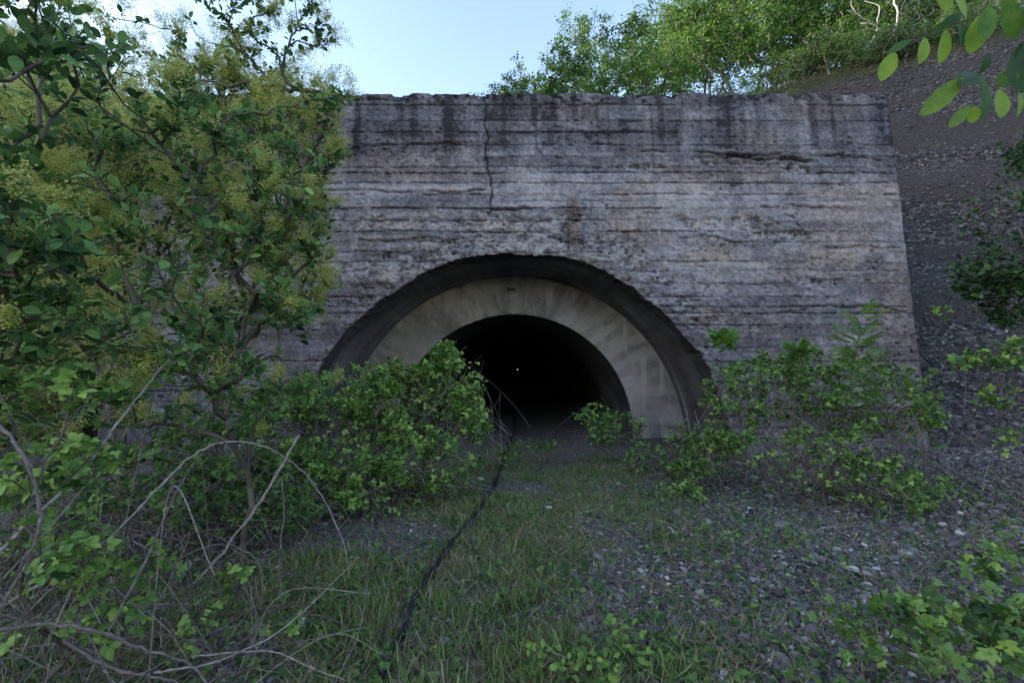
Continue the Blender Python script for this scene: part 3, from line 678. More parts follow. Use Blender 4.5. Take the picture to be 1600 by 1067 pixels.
smoke_bush('smoke_bush', 'farthest smoke bush, hazy plumes behind the others at upper left', 16, [(-6.6, 7.6, .2), (-6.2, 7.9, .2), (-5.4, 7.6, .2)], T6,
           leafsize=(.07, .11), rosette=7, plume_share=.9, psize=(.30, .50), vm=.4, T=OVAL_LO, rtip=.004)

# ------------------------------------------------------------------ bramble thickets
def bramble(name, label, seed, bases, tips, nleaf, size, vm=.5, mat='bramble', T=TRI_LO, dead=0, group='bramble thickets', cat='bramble', rtip=.0018, bark='bark', droop=.1, up=.25, deadmat='cane', tipl=2, seg=.12, k=.2):
    r = rg(seed); bases = np.asarray(bases, float); root = empty(name, bases[0], label, cat, group)
    tips = clip_ground(tips)
    G = grow(bases, tips, r, seg=seg, rtip=rtip, rmax=.014, k=k, bend=.6, jit=.018, pw=.38); a = Acc(); branches(a, G, 4, r); a.build('stems', M[bark], root)
    a = Acc(); p, d = along(G, r, nleaf, 3)
    cl = fbm(p[:, 0] * 2.3 + p[:, 1], p[:, 2] * 2.3 + p[:, 1] * .7, seed, 3)
    m = r.random(nleaf) < sstep(.36, .56, cl); p, d = p[m], d[m]
    p = p + r.normal(size=p.shape) * .03
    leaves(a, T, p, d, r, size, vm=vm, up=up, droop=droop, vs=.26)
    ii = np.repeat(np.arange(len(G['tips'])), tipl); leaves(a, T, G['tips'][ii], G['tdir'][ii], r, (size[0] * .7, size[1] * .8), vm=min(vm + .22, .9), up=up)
    a.build('leaves', M[mat], root)
    if dead:
        b = r.choice(len(tips), dead); q = tips[b]; c = q * np.array([1, 1, .45]) + r.normal(size=(dead, 3)) * np.array([.35, .3, .12]); e = q + r.normal(size=(dead, 3)) * np.array([.17, .2, .13]); e = e * np.array([1, 1, .92])
        e[:, 2] = np.maximum(e[:, 2], .03); c[:, 2] = np.maximum(c[:, 2], .02)
        a = Acc(); md = (c + e) / 2 + r.normal(size=c.shape) * .09; md[:, 2] = np.maximum(md[:, 2], .03)
        rr = r.uniform(.0016, .0042, dead)
        nseg = 5; prev = c
        for s_ in range(1, nseg + 1):
            t = s_ / nseg; cur = (1 - t) ** 2 * c + 2 * t * (1 - t) * md + t * t * e
            frusta(a, prev, cur, rr * (1.1 - .5 * (s_ - 1) / nseg), rr * (1.1 - .5 * t), 4, r.uniform(.2, .8, dead)); prev = cur
        a.build('dead_stems', M[deadmat], root)
    return root
def basegrid(r, x0, x1, y0, y1, n):
    x = r.uniform(x0, x1, n); y = r.uniform(y0, y1, n); return np.stack([x, y, gz(x, y)], -1)
r = rg(2)
t = np.concatenate([lobes(r, [(700, 600, 6.3, .55, .5, .45, 150), (735, 640, 6.2, .30, .4, .5, 60), (600, 640, 6.2, .9, .7, .5, 240), (500, 640, 6.2, .7, .6, .5, 150), (640, 720, 5.6, .8, .5, .5, 170), (500, 730, 5.3, .8, .5, .45, 160), (700, 560, 6.4, .25, .3, .25, 50), (560, 790, 5.0, .5, .3, .3, 70), (590, 590, 6.6, .8, .4, .3, 110), (450, 640, 6.0, .5, .4, .4, 80), (440, 740, 5.4, .6, .4, .4, 80)])])
bramble('bramble_thicket', 'dense leafy bramble mound in front of the left side of the arch', 21, basegrid(r, -3.0, -.6, 5.2, 7.0, 26), t, 13000, (.055, .11), vm=.66, dead=650)
t = lobes(r, [(330, 700, 4.8, .9, .7, .5, 150), (230, 760, 4.0, .8, .6, .4, 110), (400, 790, 4.3, .6, .4, .3, 80), (120, 800, 3.4, .7, .5, .4, 80)])
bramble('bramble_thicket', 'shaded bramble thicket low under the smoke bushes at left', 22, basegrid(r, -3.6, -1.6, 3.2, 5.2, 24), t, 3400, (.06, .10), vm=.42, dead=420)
t = lobes(r, [(80, 610, 2.3, .35, .25, .10, 26), (90, 730, 2.2, .35, .25, .14, 34), (60, 860, 2.0, .30, .25, .14, 34), (0, 800, 2.2, .3, .3, .3, 22), (110, 830, 2.3, .16, .2, .1, 12), (190, 900, 2.3, .25, .2, .1, 16), (100, 980, 2.1, .3, .2, .08, 16)])
bramble('bramble_bush', 'bright green bramble leaves in tiers at the lower left edge', 23, basegrid(r, -2.5, -1.8, 1.7, 2.4, 10), t, 420, (.06, .10), vm=.62, T=TRI, dead=60, group='near brambles')
t = lobes(r, [(350, 900, 2.7, .14, .12, .05, 9), (330, 945, 2.6, .12, .1, .05, 8), (300, 990, 2.4, .12, .1, .04, 9), (430, 985, 2.6, .1, .1, .05, 4)])
bramble('bramble_sprout', 'small bramble sprout with pale green leaves in the left foreground between dry canes', 24, basegrid(r, -1.6, -1.3, 2.1, 2.5, 4), t, 60, (.05, .085), vm=.7, T=TRI, group='near brambles')
# right thicket
t = lobes(r, [(1190, 610, 6.2, .9, .6, .5, 170), (1330, 620, 6.0, .8, .6, .7, 180), (1400, 600, 6.0, .45, .4, .4, 40), (1270, 720, 5.4, .9, .5, .4, 150), (1140, 700, 6.2, .5, .5, .4, 70), (1380, 760, 5.2, .6, .5, .4, 80), (1240, 560, 6.4, .6, .4, .25, 50), (1420, 640, 5.8, .45, .4, .35, 40)])
bramble('bramble_thicket', 'loose leafy thicket with thin upright stems in front of the right part of the wall', 25, basegrid(r, 2.6, 5.0, 4.9, 6.6, 34), t, 7500, (.045, .095), vm=.58, dead=420, k=.08)
t = lobes(r, [(960, 670, 8.0, .6, .5, .35, 100), (1100, 690, 6.8, .6, .5, .35, 80), (1020, 720, 7.2, .6, .4, .3, 70), (1080, 700, 7.0, .5, .4, .35, 60), (930, 650, 8.2, .35, .3, .3, 30)])
bramble('bramble_thicket', 'low patch of brambles and dry purple-brown stems at the right foot of the arch', 26, basegrid(r, 1.2, 2.8, 6.8, 8.2, 16), t, 1900, (.06, .10), vm=.55, dead=260)
t = lobes(r, [(1060, 770, 5.6, .35, .3, .12, 40), (1080, 730, 6.0, .35, .3, .2, 40)])
bramble('bramble_bush', 'low green bramble at the left foot of the right thicket', 27, basegrid(r, 1.9, 2.5, 5.3, 6.0, 6), t, 420, (.06, .09), vm=.5, group='bramble thickets')
# near lower right: larger leaves
t = lobes(r, [(1420, 980, 2.25, .38, .25, .10, 30), (1500, 1000, 2.1, .30, .25, .12, 30), (1340, 1000, 2.3, .20, .2, .08, 16), (1560, 960, 2.2, .2, .2, .08, 14), (1560, 1050, 1.9, .3, .2, .12, 16)])
bramble('bramble_bush', 'bramble with large fresh green leaves in the lower right corner on the stones', 28, basegrid(r, 1.7, 2.2, 1.7, 2.1, 6), t, 190, (.07, .12), vm=.42, T=FIVE, group='near brambles')
t = lobes(r, [(1560, 880, 2.9, .22, .2, .08, 12), (1590, 850, 3.0, .15, .2, .08, 8)])
bramble('bramble_sprout', 'bramble shoot reaching in from the right edge above the stones', 29, basegrid(r, 3.2, 3.4, 2.6, 3.0, 3), t, 40, (.08, .11), vm=.55, T=TRI, group='near brambles')
t = lobes(r, [(1245, 850, 4.1, .2, .2, .08, 14), (1190, 920, 3.3, .15, .15, .06, 8), (1300, 920, 3.2, .2, .15, .06, 10)])
for i, (px, py, n, lb) in enumerate([(1225, 855, 14, 'small green weed on the stones just below the right thicket'), (1290, 915, 10, 'small green weed on the stones left of the lower right bramble'), (1140, 905, 9, 'little weed on the stones near the middle of the foreground'), (1100, 860, 10, 'little weed at the edge of the stones below the low bramble'), (1530, 790, 8, 'lone green weed on the stones at right')]):
    c = on_ground(px, py); q = c + r.normal(size=(n, 3)) * np.array([.13, .12, .03]) + np.array([0, 0, .1])
    bramble('weed', lb, 300 + i, basegrid(r, c[0] - .02, c[0] + .02, c[1] - .02, c[1] + .02, 1), q, 26, (.04, .07), vm=.5, group='weeds on the stones', cat='weed')
# entrance weeds
for i, (px, py, lb) in enumerate([(800, 725, 'leafy weed in the middle of the tunnel entrance beside the black hose'), (765, 735, 'leafy weed left of the hose at the tunnel entrance'), (850, 715, 'leafy weed at the tunnel mouth right of the hose')]):
    c = on_ground(px, py); q = c + r.normal(size=(30, 3)) * np.array([.2, .2, .06]) + np.array([0, 0, .2])
    bramble('weed', lb, 320 + i, basegrid(r, c[0] - .02, c[0] + .02, c[1] - .02, c[1] + .02, 1), q, 130, (.05, .08), vm=.45, group='weeds at the tunnel mouth', cat='weed')
# seedlings with oval leaves, centre bottom
for i, (px, py, n, lb) in enumerate([(860, 1040, 12, 'seedling clump with pale oval leaves at the bottom, leftmost of three'), (975, 1010, 9, 'seedling with pale oval leaves at the bottom of the picture, standing on its own stalk'), (920, 1045, 9, 'low seedling with pale oval leaves between its two taller neighbours')]):
    r2 = rg(340 + i); c = on_ground(px, py + 30); q = c + r2.normal(size=(n, 3)) * np.array([.07, .05, .03]) + np.array([0, 0, .13])
    bramble('seedling', lb, 340 + i, basegrid(r2, c[0] - .02, c[0] + .02, c[1] - .02, c[1] + .02, 1), q, 40, (.035, .055), vm=.6, mat='bright_leaf', T=OVAL, group='pale seedlings', cat='seedling')

# ash sapling with feathery leaves, palmate sapling
def sapling(label, seed, base, top, T, nl, size, mat, name='sapling', lean=.0, vm=.5, first=.35, up=.1):
    r = rg(seed); base = np.array(base, float); root = empty(name, base, label, 'sapling')
    P = smooth_path([base, base + (top - base) * .5 + np.array([.04, .03, 0]), top], 10); a = Acc(); tube(a, P, np.linspace(.011, .003, len(P)), 6); a.build('stem', M['bark'], root)
    a = Acc(); t = np.linspace(first, 1, nl); pos = np.array([np.interp(t, np.linspace(0, 1, len(P)), P[:, i]) for i in range(3)]).T
    ang = np.arange(nl) * 2.4 + r.uniform(0, 6); d = unit(np.stack([np.cos(ang), np.sin(ang), .25 + .5 * t ** 3 + up], -1))
    scatter(a, T[0], T[1], pos, frames(d, unit(np.array([0, 0, 1.]) + .2 * r.normal(size=(nl, 3)))), r.uniform(*size, nl) * (1.15 - .4 * t), np.clip(r.normal(vm, .12, nl), 0, 1)); a.build('leaves', M[mat], root)
    return root
b = on_ground(1330, 790); sapling('ash sapling with pale feathery leaves rising above the right thicket', 51, (b[0], 5.9, .05), at(1348, 492, 5.9), ASH, 46, (.34, .52), 'bright_leaf', vm=.45, up=-.05)
sapling('shorter ash sapling with feathery leaves at the right end of the right thicket', 52, (5.0, 5.6, .05), at(1430, 590, 5.7), ASH, 16, (.22, .32), 'bright_leaf', vm=.35)
sapling('sapling with one rosette of broad lobed leaves, against the wall right of the arch', 53, (2.55, 6.1, 0), at(1130, 528, 6.1), PALM, 10, (.30, .42), 'bright_leaf', vm=.22, first=.93)
sapling('sapling topped by broad lobed leaves in the middle of the right thicket', 54, (3.7, 6.1, 0), at(1245, 545, 6.1), PALM, 9, (.26, .38), 'bright_leaf', vm=.2, first=.93)

# right edge shrub and sprays
r = rg(6)
t = lobes(r, [(1590, 330, 5.3, .5, .5, .45, 90), (1570, 430, 5.3, .55, .5, .35, 90), (1640, 250, 5.4, .5, .5, .5, 50), (1620, 480, 5.3, .5, .4, .3, 50), (1520, 350, 5.4, .3, .3, .14, 22), (1530, 455, 5.3, .3, .3, .1, 14)])
bramble('leafy_shrub', 'dark leafy shrub hanging in from the right edge before the scree slope', 61, [(6.6, 5.4, .3), (6.8, 5.2, .3), (6.7, 5.6, .3)], t, 3400, (.05, .09), vm=.45, mat='dark_leaf', T=OVAL_LO, group='shrubs at the right edge', cat='shrub', k=.3, rtip=.0025)
t = lobes(r, [(1550, 560, 4.8, .42, .3, .12, 34), (1590, 540, 4.8, .3, .3, .12, 24), (1580, 620, 4.8, .3, .3, .12, 10), (1470, 490, 5.4, .1, .1, .08, 5), (1590, 690, 4.6, .2, .3, .15, 10)])
bramble('leafy_shrub', 'thin shrub with fresh green sprays over bare stems at the right edge', 62, [(5.6, 4.7, .3), (5.7, 4.9, .3)], t, 420, (.06, .1), vm=.55, T=TRI_LO, group='shrubs at the right edge', cat='shrub', k=.1, dead=30)

# branch with round leaflets hanging in from the top right, close to the camera
root = empty('hanging_branch', at(1700, -60, .75), 'leafy branch with round backlit leaflets hanging in at the top right corner', 'branch')
a = Acc(); l = Acc(); D0 = .78
def twig(pts, rad=.0012):
    P = smooth_path([at(x, y, d) for x, y, d in pts], 8); tube(a, P, np.linspace(rad, rad * .5, len(P)), 6); return P
twig([(1720, -60, .8), (1600, 5, .78), (1500, 35, .78), (1440, 60, .78), (1398, 82, .79)], .0016)
twig([(1720, -40, .8), (1640, 60, .75), (1570, 105, .74), (1525, 120, .74), (1500, 130, .74)], .0016)
twig([(1700, 60, .75), (1640, 110, .74), (1600, 120, .74)], .0014)
LF = [(1398, 82, 1378, 124, 12, .78, .9), (1425, 62, 1385, 85, 8, .78, .35), (1445, 58, 1440, 98, 12, .78, .95), (1478, 45, 1472, 98, 13, .78, .95), (1460, 50, 1505, 20, 8, .78, .3), (1500, 36, 1508, 72, 10, .77, .3), (1530, 25, 1520, 82, 17, .76, .9), (1545, 10, 1540, 60, 12, .76, .6),
      (1510, 30, 1490, -20, 12, .76, .9), (1480, 20, 1475, -15, 10, .78, .8), (1570, -5, 1590, 60, 15, .75, .6), (1600, 10, 1630, 70, 18, .75, .3), (1505, 122, 1442, 178, 15, .75, .75), (1528, 118, 1548, 85, 14, .74, .2), (1500, 135, 1530, 110, 17, .74, .2), (1530, 120, 1542, 185, 22, .74, .5), (1515, 165, 1485, 198, 9, .74, .7), (1522, 165, 1520, 192, 9, .74, .95), (1560, 140, 1568, 182, 13, .74, .9), (1590, 140, 1595, 182, 13, .74, .9),
      (1600, 65, 1600, 140, 24, .74, .1), (1640, 40, 1590, 110, 22, .74, .15), (1590, 110, 1560, 135, 14, .74, .5)]
r = rg(8)
for (x0, y0, x1, y1, hw, d, v) in LF:
    p0 = at(x0, y0, d); p1 = at(x1, y1, d + r.uniform(-.02, .03)); L = np.linalg.norm(p1 - p0)
    n = unit(np.array([r.normal() * .3, -1, .35 + r.normal() * .25])); wv = hw / FPX * d / .34
    scatter(l, OVAL[0], OVAL[1], p0[None], frames((p1 - p0)[None], n[None]), np.array([[wv, L, wv]]), np.array([v]))
M['overhang'] = leafmat('backlit_leaflet', [(0, (.02, .07, .025)), (.5, (.06, .16, .03)), (1, (.26, .42, .04))], trans=.5, nscale=60)
a.build('twigs', M['bark'], root); l.build('leaflets', M['overhang'], root)

# ------------------------------------------------------------------ dry canes
def cane(pts, rad, label, group, seed, thorns=True, name='dry_cane', mat='cane', vary=.6):
    r = rg(seed); P = smooth_path(pts, 7); n = len(P); a = Acc()
    P = P + r.normal(size=P.shape) * rad * .35
    rr = np.linspace(rad, rad * .55, n) * (1 + .12 * r.normal(size=n)); tube(a, P, rr, 6, vary)
    if thorns:
        L = np.linalg.norm(np.diff(P, axis=0), axis=1).sum(); k = int(L / .022); i = r.integers(0, n - 1, k); t = r.random(k)[:, None]
        p = P[i] + (P[i + 1] - P[i]) * t; d = unit(P[i + 1] - P[i]); q = r.normal(size=(k, 3)); q = unit(q - d * (q * d).sum(1, keepdims=True))
        h_ = rad * r.uniform(1.2, 2.4, k)[:, None]; frusta(a, p, p + q * (rad * .7 + h_) + d * h_ * .3, np.full(k, rad * .4), np.full(k, .0002), 3, vary)
    o = a.build(name, M[mat]); return tag(o, label, 'dry cane', group)
C = [
 ([(-30, 640, 1.9), (30, 700, 1.8), (58, 770, 1.75), (60, 830, 1.7), (30, 900, 1.7), (-20, 970, 1.7)], .009, 'thick thorny cane curving down along the left edge'),
 ([(-20, 960, 2.0), (90, 895, 2.1), (160, 850, 2.2), (240, 770, 2.4), (310, 705, 2.6), (370, 690, 2.8), (430, 705, 3.0), (490, 755, 3.2), (530, 830, 3.3), (545, 880, 3.3)], .0075, 'long pale cane arching up from the lower left and down onto the grass'),
 ([(468, 678, 3.0), (430, 745, 2.9), (395, 800, 2.8), (350, 860, 2.7), (300, 915, 2.6)], .010, 'straight pale stick leaning up to the right at left'),
 ([(440, 745, 3.2), (443, 800, 3.2), (437, 870, 3.1), (440, 935, 3.0)], .006, 'thin upright dry cane in front of the dark hollow'),
 ([(-20, 985, 1.8), (80, 974, 1.9), (150, 985, 1.9), (220, 1012, 1.95), (290, 1035, 2.0), (350, 1090, 2.0)], .009, 'thick dark cane crossing the bottom left corner'),
 ([(240, 1050, 2.1), (330, 1035, 2.15), (430, 990, 2.3), (500, 930, 2.5), (560, 870, 2.8)], .0055, 'pale thin cane rising to the right across the foreground'),
 ([(300, 1025, 2.1), (380, 1018, 2.2), (430, 1018, 2.25), (480, 1040, 2.2), (540, 1062, 2.2)], .0045, 'pale thin cane lying flat in the foreground'),
 ([(380, 910, 2.7), (400, 955, 2.6), (420, 1000, 2.5), (425, 1050, 2.4)], .0045, 'short cane leaning left beside the bramble sprout'),
 ([(0, 860, 1.9), (60, 800, 2.0), (130, 735, 2.2), (200, 640, 2.4), (265, 560, 2.6)], .008, 'pale branch rising through the thicket at left'),
 ([(170, 985, 2.0), (230, 870, 2.2), (280, 760, 2.5), (330, 690, 2.8)], .006, 'thin cane rising steeply in the left thicket'),
 ([(100, 1000, 2.0), (180, 1045, 2.0), (260, 1060, 2.0), (330, 1100, 2.0)], .008, 'cane sloping down at the very bottom left'),
 ([(520, 1075, 2.2), (560, 990, 2.4), (570, 930, 2.6), (575, 875, 2.8)], .004, 'thin upright stalk left of the black hose'),
 ([(130, 930, 2.2), (240, 890, 2.4), (340, 850, 2.7), (400, 880, 2.8), (470, 900, 2.9)], .004, 'thin bowed cane low in the left thicket'),
 ([(1085, 640, 5.6), (1110, 720, 5.3), (1150, 790, 5.0)], .005, 'thin stalk at the left edge of the right thicket'),
 ([(1335, 905, 3.2), (1290, 880, 3.5), (1240, 860, 3.9), (1200, 850, 4.1)], .006, 'dead stick lying on the stones below the right thicket'),
 ([(1480, 1010, 2.3), (1440, 950, 2.6), (1400, 905, 3.0), (1380, 880, 3.3)], .007, 'dark stick leaning over the stones behind the lower right bramble'),
 ([(1095, 910, 3.3), (1130, 912, 3.3), (1165, 917, 3.25)], .006, 'short whitish stick lying flat on the stones near the middle'),
 ([(1075, 1000, 2.6), (1120, 1010, 2.5), (1125, 1060, 2.4)], .004, 'curled brown stalk at bottom centre right'),
]
for i, (pts, rad, lb) in enumerate(C): cane([at(*p) for p in pts], rad, lb, 'dry canes', 400 + i, vary=.75 if 'pale' in lb or 'whitish' in lb else .5)
r = rg(9)
def tangle(n, x0, x1, y0, y1, zmax, lb, group, seed0, rad=(.0016, .0048), L=(.5, 1.3)):
    for i in range(n):
        x = r.uniform(x0, x1); y = r.uniform(y0, y1); z = float(gz(x, y)); ang = r.uniform(0, 6.28); l_ = r.uniform(*L); hh = r.uniform(.1, zmax)
        p0 = np.array([x, y, z]); p2 = p0 + np.array([math.cos(ang) * l_, math.sin(ang) * l_ * .6, r.uniform(.0, hh)]); p1 = p0 + (p2 - p0) * r.uniform(.3, .7) + np.array([0, 0, hh * r.uniform(.1, .7)]) + r.normal(size=3) * .06
        p2[2] = max(p2[2], .03)
        cane([p0, p1, p2], r.uniform(*rad), lb, group, seed0 + i, vary=r.uniform(.2, .8))
tangle(90, -3.2, -1.35, 1.5, 3.2, .6, 'thin dry cane in the thorny tangle at the lower left', 'tangle of dry canes at lower left', 500)
tangle(30, -3.0, -1.2, 1.6, 3.6, 1.5, 'tall dry cane standing in the thorny tangle at the lower left', 'tall dry canes at lower left', 600, L=(.2, .6))
tangle(22, 1.6, 4.2, 2.8, 5.2, .25, 'thin dry stem lying on the stones below the right thicket', 'dry stems below the right thicket', 650)

# ------------------------------------------------------------------ hose
root = empty('hose', on_ground(600, 1067), 'black twisted hose running over the grass into the tunnel', 'hose')
hp = [(560, 1180), (597, 1067), (622, 1005), (652, 935), (684, 885), (706, 850), (745, 808), (768, 775), (780, 740), (786, 712), (788, 697)]
P = np.array([on_ground(*p) for p in hp] + [[.0, 11.5, 0], [.1, 14, 0], [0, 20, 0]])
P = smooth_path(P, 30); L = np.concatenate([[0], np.cumsum(np.linalg.norm(np.diff(P, axis=0), axis=1))])
tt_ = np.arange(0, L[-1], .02); P = np.array([np.interp(tt_, L, P[:, i]) for i in range(3)]).T; P[:, 2] = gz(P[:, 0], P[:, 1]) + .034 + .012 * (vn(tt_ * 1.2, tt_ * 0, 5))
T_ = unit(np.gradient(P, axis=0)); X_ = unit(np.cross(T_, [0, 0, 1.])); Y_ = np.cross(X_, T_)
for k in range(3):
    ph = tt_ * 9 + k * 2.094; a = Acc(); tube(a, P + .0115 * (X_ * np.cos(ph)[:, None] + Y_ * np.sin(ph)[:, None]), .0115, 8, .5); a.build('hose_strand', M['hose'], root)

# ------------------------------------------------------------------ grass, flowers, pebbles, litter
r = rg(10)
def ground_pts(n, x0, x1, y0, y1, dens, p=1.0):
    out = []; tot = 0
    while tot < n:
        u = r.random(n * 2); y = y0 * (y1 / y0) ** u; x = r.uniform(-1.25, 1.25, n * 2) * y + 0
        m = (x > x0) & (x < x1) & (r.random(n * 2) < dens(x, y)); q = np.stack([x[m], y[m]], -1); out.append(q); tot += len(q)
    q = np.concatenate(out)[:n]; return np.stack([q[:, 0], q[:, 1], gz(q[:, 0], q[:, 1])], -1)
HX, HY = P[:, 0], P[:, 1]
def hz_(x, y):
    hx_ = np.interp(y, HY, HX); return np.maximum(sstep(.03, .08, np.abs(x - hx_)), sstep(.45, .6, fbm(y * 1.2, y * 0, 31, 2)) * .9)
def blades(name, n, dens, size, mat, vm=.5, vs=.2, spread=.75, tuft=7, tr=.05, wd=1.0):
    c = ground_pts(n // tuft, -6, 7, 1.5, 10, dens); c = np.repeat(c, tuft, 0); N = len(c)
    c[:, :2] += r.normal(size=(N, 2)) * tr; c[:, 2] = gz(c[:, 0], c[:, 1]) - .005
    d = unit(np.array([0, 0, 1.]) + spread * r.normal(size=(N, 3)) * np.array([1, 1, .2])); d[:, 2] = np.abs(d[:, 2])
    a = Acc(); s_ = r.uniform(*size, N); sc = np.stack([wd * (.5 * s_ + .05), s_, s_], -1)
    nn = unit(r.normal(size=(N, 3)) * np.array([1, 1, .2])); scatter(a, BLADE[0], BLADE[1], c, frames(d, nn), sc, np.clip(r.normal(vm, vs, N), 0, 1))
    tag(a.build(name, M[mat], smooth=False), kind='stuff')
blades('grass', 95000, lambda x, y: .05 + hz_(x, y) * grassness(x, y), (.02, .085), 'grass', .55, .24, .9, tuft=8, tr=.07, wd=.8)
blades('tall_grass', 4500, lambda x, y: hz_(x, y) * grassness(x, y) * sstep(.5, .62, fbm(x * 1.8, y * 1.8, 91, 2)), (.09, .19), 'grass', .6, .2, .5, tuft=12, tr=.04)
blades('dry_grass', 36000, lambda x, y: .15 + .6 * grassness(x, y), (.04, .16), 'drygrass', .5, .22, 1.2, tuft=5, tr=.07, wd=.7)
# small leafy ground weeds
c = ground_pts(15000, -4, 6, 1.5, 9, lambda x, y: .08 + .5 * grassness(x, y) * sstep(.45, .6, fbm(x * 2.3, y * 2.3, 95, 3)) + .03); N = len(c); c[:, 2] += r.uniform(.005, .05, N)
a = Acc(); d = unit(r.normal(size=(N, 3)) * np.array([1, 1, .25]) + np.array([0, 0, .15])); scatter(a, *TRI_LO, c, frames(d, unit(np.array([0, -.2, 1.]) + .4 * r.normal(size=(N, 3)))), r.uniform(.02, .06, N) * (1 + .6 * (r.random(N) < .15)), np.clip(r.normal(.45, .2, N), 0, 1))
tag(a.build('ground_weeds', M['bramble']), kind='stuff')
# tiny white flowers
c = ground_pts(420, -1, 4.5, 3.2, 8.5, lambda x, y: .01 + sstep(.5, .62, fbm(x * 1.2, y * 1.2, 97, 3)) * np.exp(-((x - 1.9) / 1.1) ** 2) * sstep(3, 5, y)); N = len(c)
ht = r.uniform(.01, .07, N); a = Acc(); c2 = c + np.stack([r.normal(size=N) * .01, r.normal(size=N) * .01, ht], -1)
n5 = 5; ang = np.arange(n5) * 2 * math.pi / n5; dd = np.tile(np.stack([np.cos(ang), np.sin(ang), 0 * ang + .25], -1), (N, 1)); pos = np.repeat(c2, n5, 0)
scatter(a, *DIAM, pos, frames(unit(dd), np.tile([[0, 0, 1.]], (len(pos), 1))), np.repeat(r.uniform(.004, .009, N), n5), np.full(len(pos), .8))
tag(a.build('white_flowers', M['petal'], smooth=False), kind='stuff')
# pebbles
def pebbles(name, n, dens, size, x0=-5, x1=9, vm=.45, vs=.22, mat='stone', y1=9.5):
    a = Acc(); c = ground_pts(n, x0, x1, 1.4, y1, dens); K = 5
    for k in range(K):
        T = ico(700 + k, 0 if size[1] < .05 else 1); m = np.arange(n) % K == k; q = c[m]; N = len(q)
        sz = size[0] + (size[1] - size[0]) * r.random(N) ** 2.2
        d = unit(np.stack([r.normal(size=N), r.normal(size=N), .15 * r.normal(size=N)], -1)); q = q + np.stack([0 * sz, 0 * sz, sz * .2], -1)
        scatter(a, T[0], T[1], q, frames(d, unit(np.array([0, 0, 1.]) + .4 * r.normal(size=(N, 3)))), sz, np.clip(r.normal(vm, vs, N) + .35 * (r.random(N) < .03), 0, 1))
    tag(a.build(name, M[mat], smooth=False), kind='stuff')
pebbles('gravel', 60000, lambda x, y: gravelness(x, y) + .18 * sstep(.45, .6, fbm(x * 2, y * 2, 98, 3)) + .05, (.006, .030))
pebbles('coarse_gravel', 5200, lambda x, y: gravelness(x, y) * sstep(1.5, 4, x + .6) + .03, (.02, .058), vm=.4)
# individual stones
a0 = [ico(800 + k, 2) for k in range(7)]; protos = []
for k, T in enumerate(a0):
    a = Acc(); V = T[0] * (1 + .05 * rg(k).normal(size=(len(T[0]), 1))); a.add(V, T[1], [.35, .45, .3, .55, .4, .5, .68][k]); me = a.build('stone', M['stone']).data; protos.append(me)
    bpy.data.objects.remove(bpy.data.objects[[o.name for o in bpy.data.objects if o.data is me][0]])
big = [(1160, 985, .07, 3, 'blue-grey stone on the bare patch at bottom centre right'), (1068, 1000, .10, 1, 'dark flat stone among dry grass at bottom centre right'), (1240, 930, .11, 2, 'dark rounded stone in the shade left of the small weed'), (1180, 1010, .06, 0, 'grey stone beside the blue-grey stone'), (650, 985, .05, 6, 'whitish stone in the grass near the hose')]
for px, py, s_, k, lb in big:
    p = on_ground(px, py); o = bpy.data.objects.new('stone', protos[k]); COL.objects.link(o); o.location = (p[0], p[1], float(gz(p[0], p[1])) + s_ * .1); o.scale = (s_ / 1.6,) * 3; o.rotation_euler = (.1, .1, px); tag(o, lb, 'stone', 'larger stones')
c = ground_pts(230, .8, 8, 1.8, 7.5, lambda x, y: gravelness(x, y) * .8 + .02)
for i, p in enumerate(c):
    k = int(r.integers(0, 6)) if r.random() > .06 else 6; s_ = r.uniform(.018, .042); o = bpy.data.objects.new('stone', protos[k]); COL.objects.link(o); o.location = (p[0], p[1], p[2] + s_ * .3); o.scale = (s_,) * 3; o.rotation_euler = tuple(r.uniform(-.3, .3, 2)) + (r.uniform(0, 6.3),)
    tag(o, 'whitish angular stone on the gravel bed' if k == 6 else 'rounded dark grey stone on the gravel bed', 'stone', 'pale stones on the gravel bed' if k == 6 else 'dark stones on the gravel bed')
# leaf litter and twig litter
c = ground_pts(15000, -5, 8, 1.5, 9, lambda x, y: .3 + .5 * gravelness(x, y) * sstep(.4, .6, fbm(x, y, 99, 2))); N = len(c); c[:, 2] += .012
a = Acc(); scatter(a, *OVAL_LO, c, frames(unit(r.normal(size=(N, 3)) * np.array([1, 1, .2])), unit(np.array([0, 0, 1.]) + .45 * r.normal(size=(N, 3)))), r.uniform(.02, .055, N), np.clip(r.normal(.45, .25, N), 0, 1))
tag(a.build('leaf_litter', M['litter']), kind='stuff')
c = ground_pts(5000, -5, 7, 1.5, 9, lambda x, y: .4 + 0 * x); N = len(c); c[:, 2] += .012; e = c + np.stack([r.normal(size=N) * .08, r.normal(size=N) * .08, r.normal(size=N) * .012], -1)
a = Acc(); frusta(a, c, e, np.full(N, .0018), np.full(N, .001), 4, r.uniform(.2, .9, N)); tag(a.build('twig_litter', M['cane']), kind='stuff')

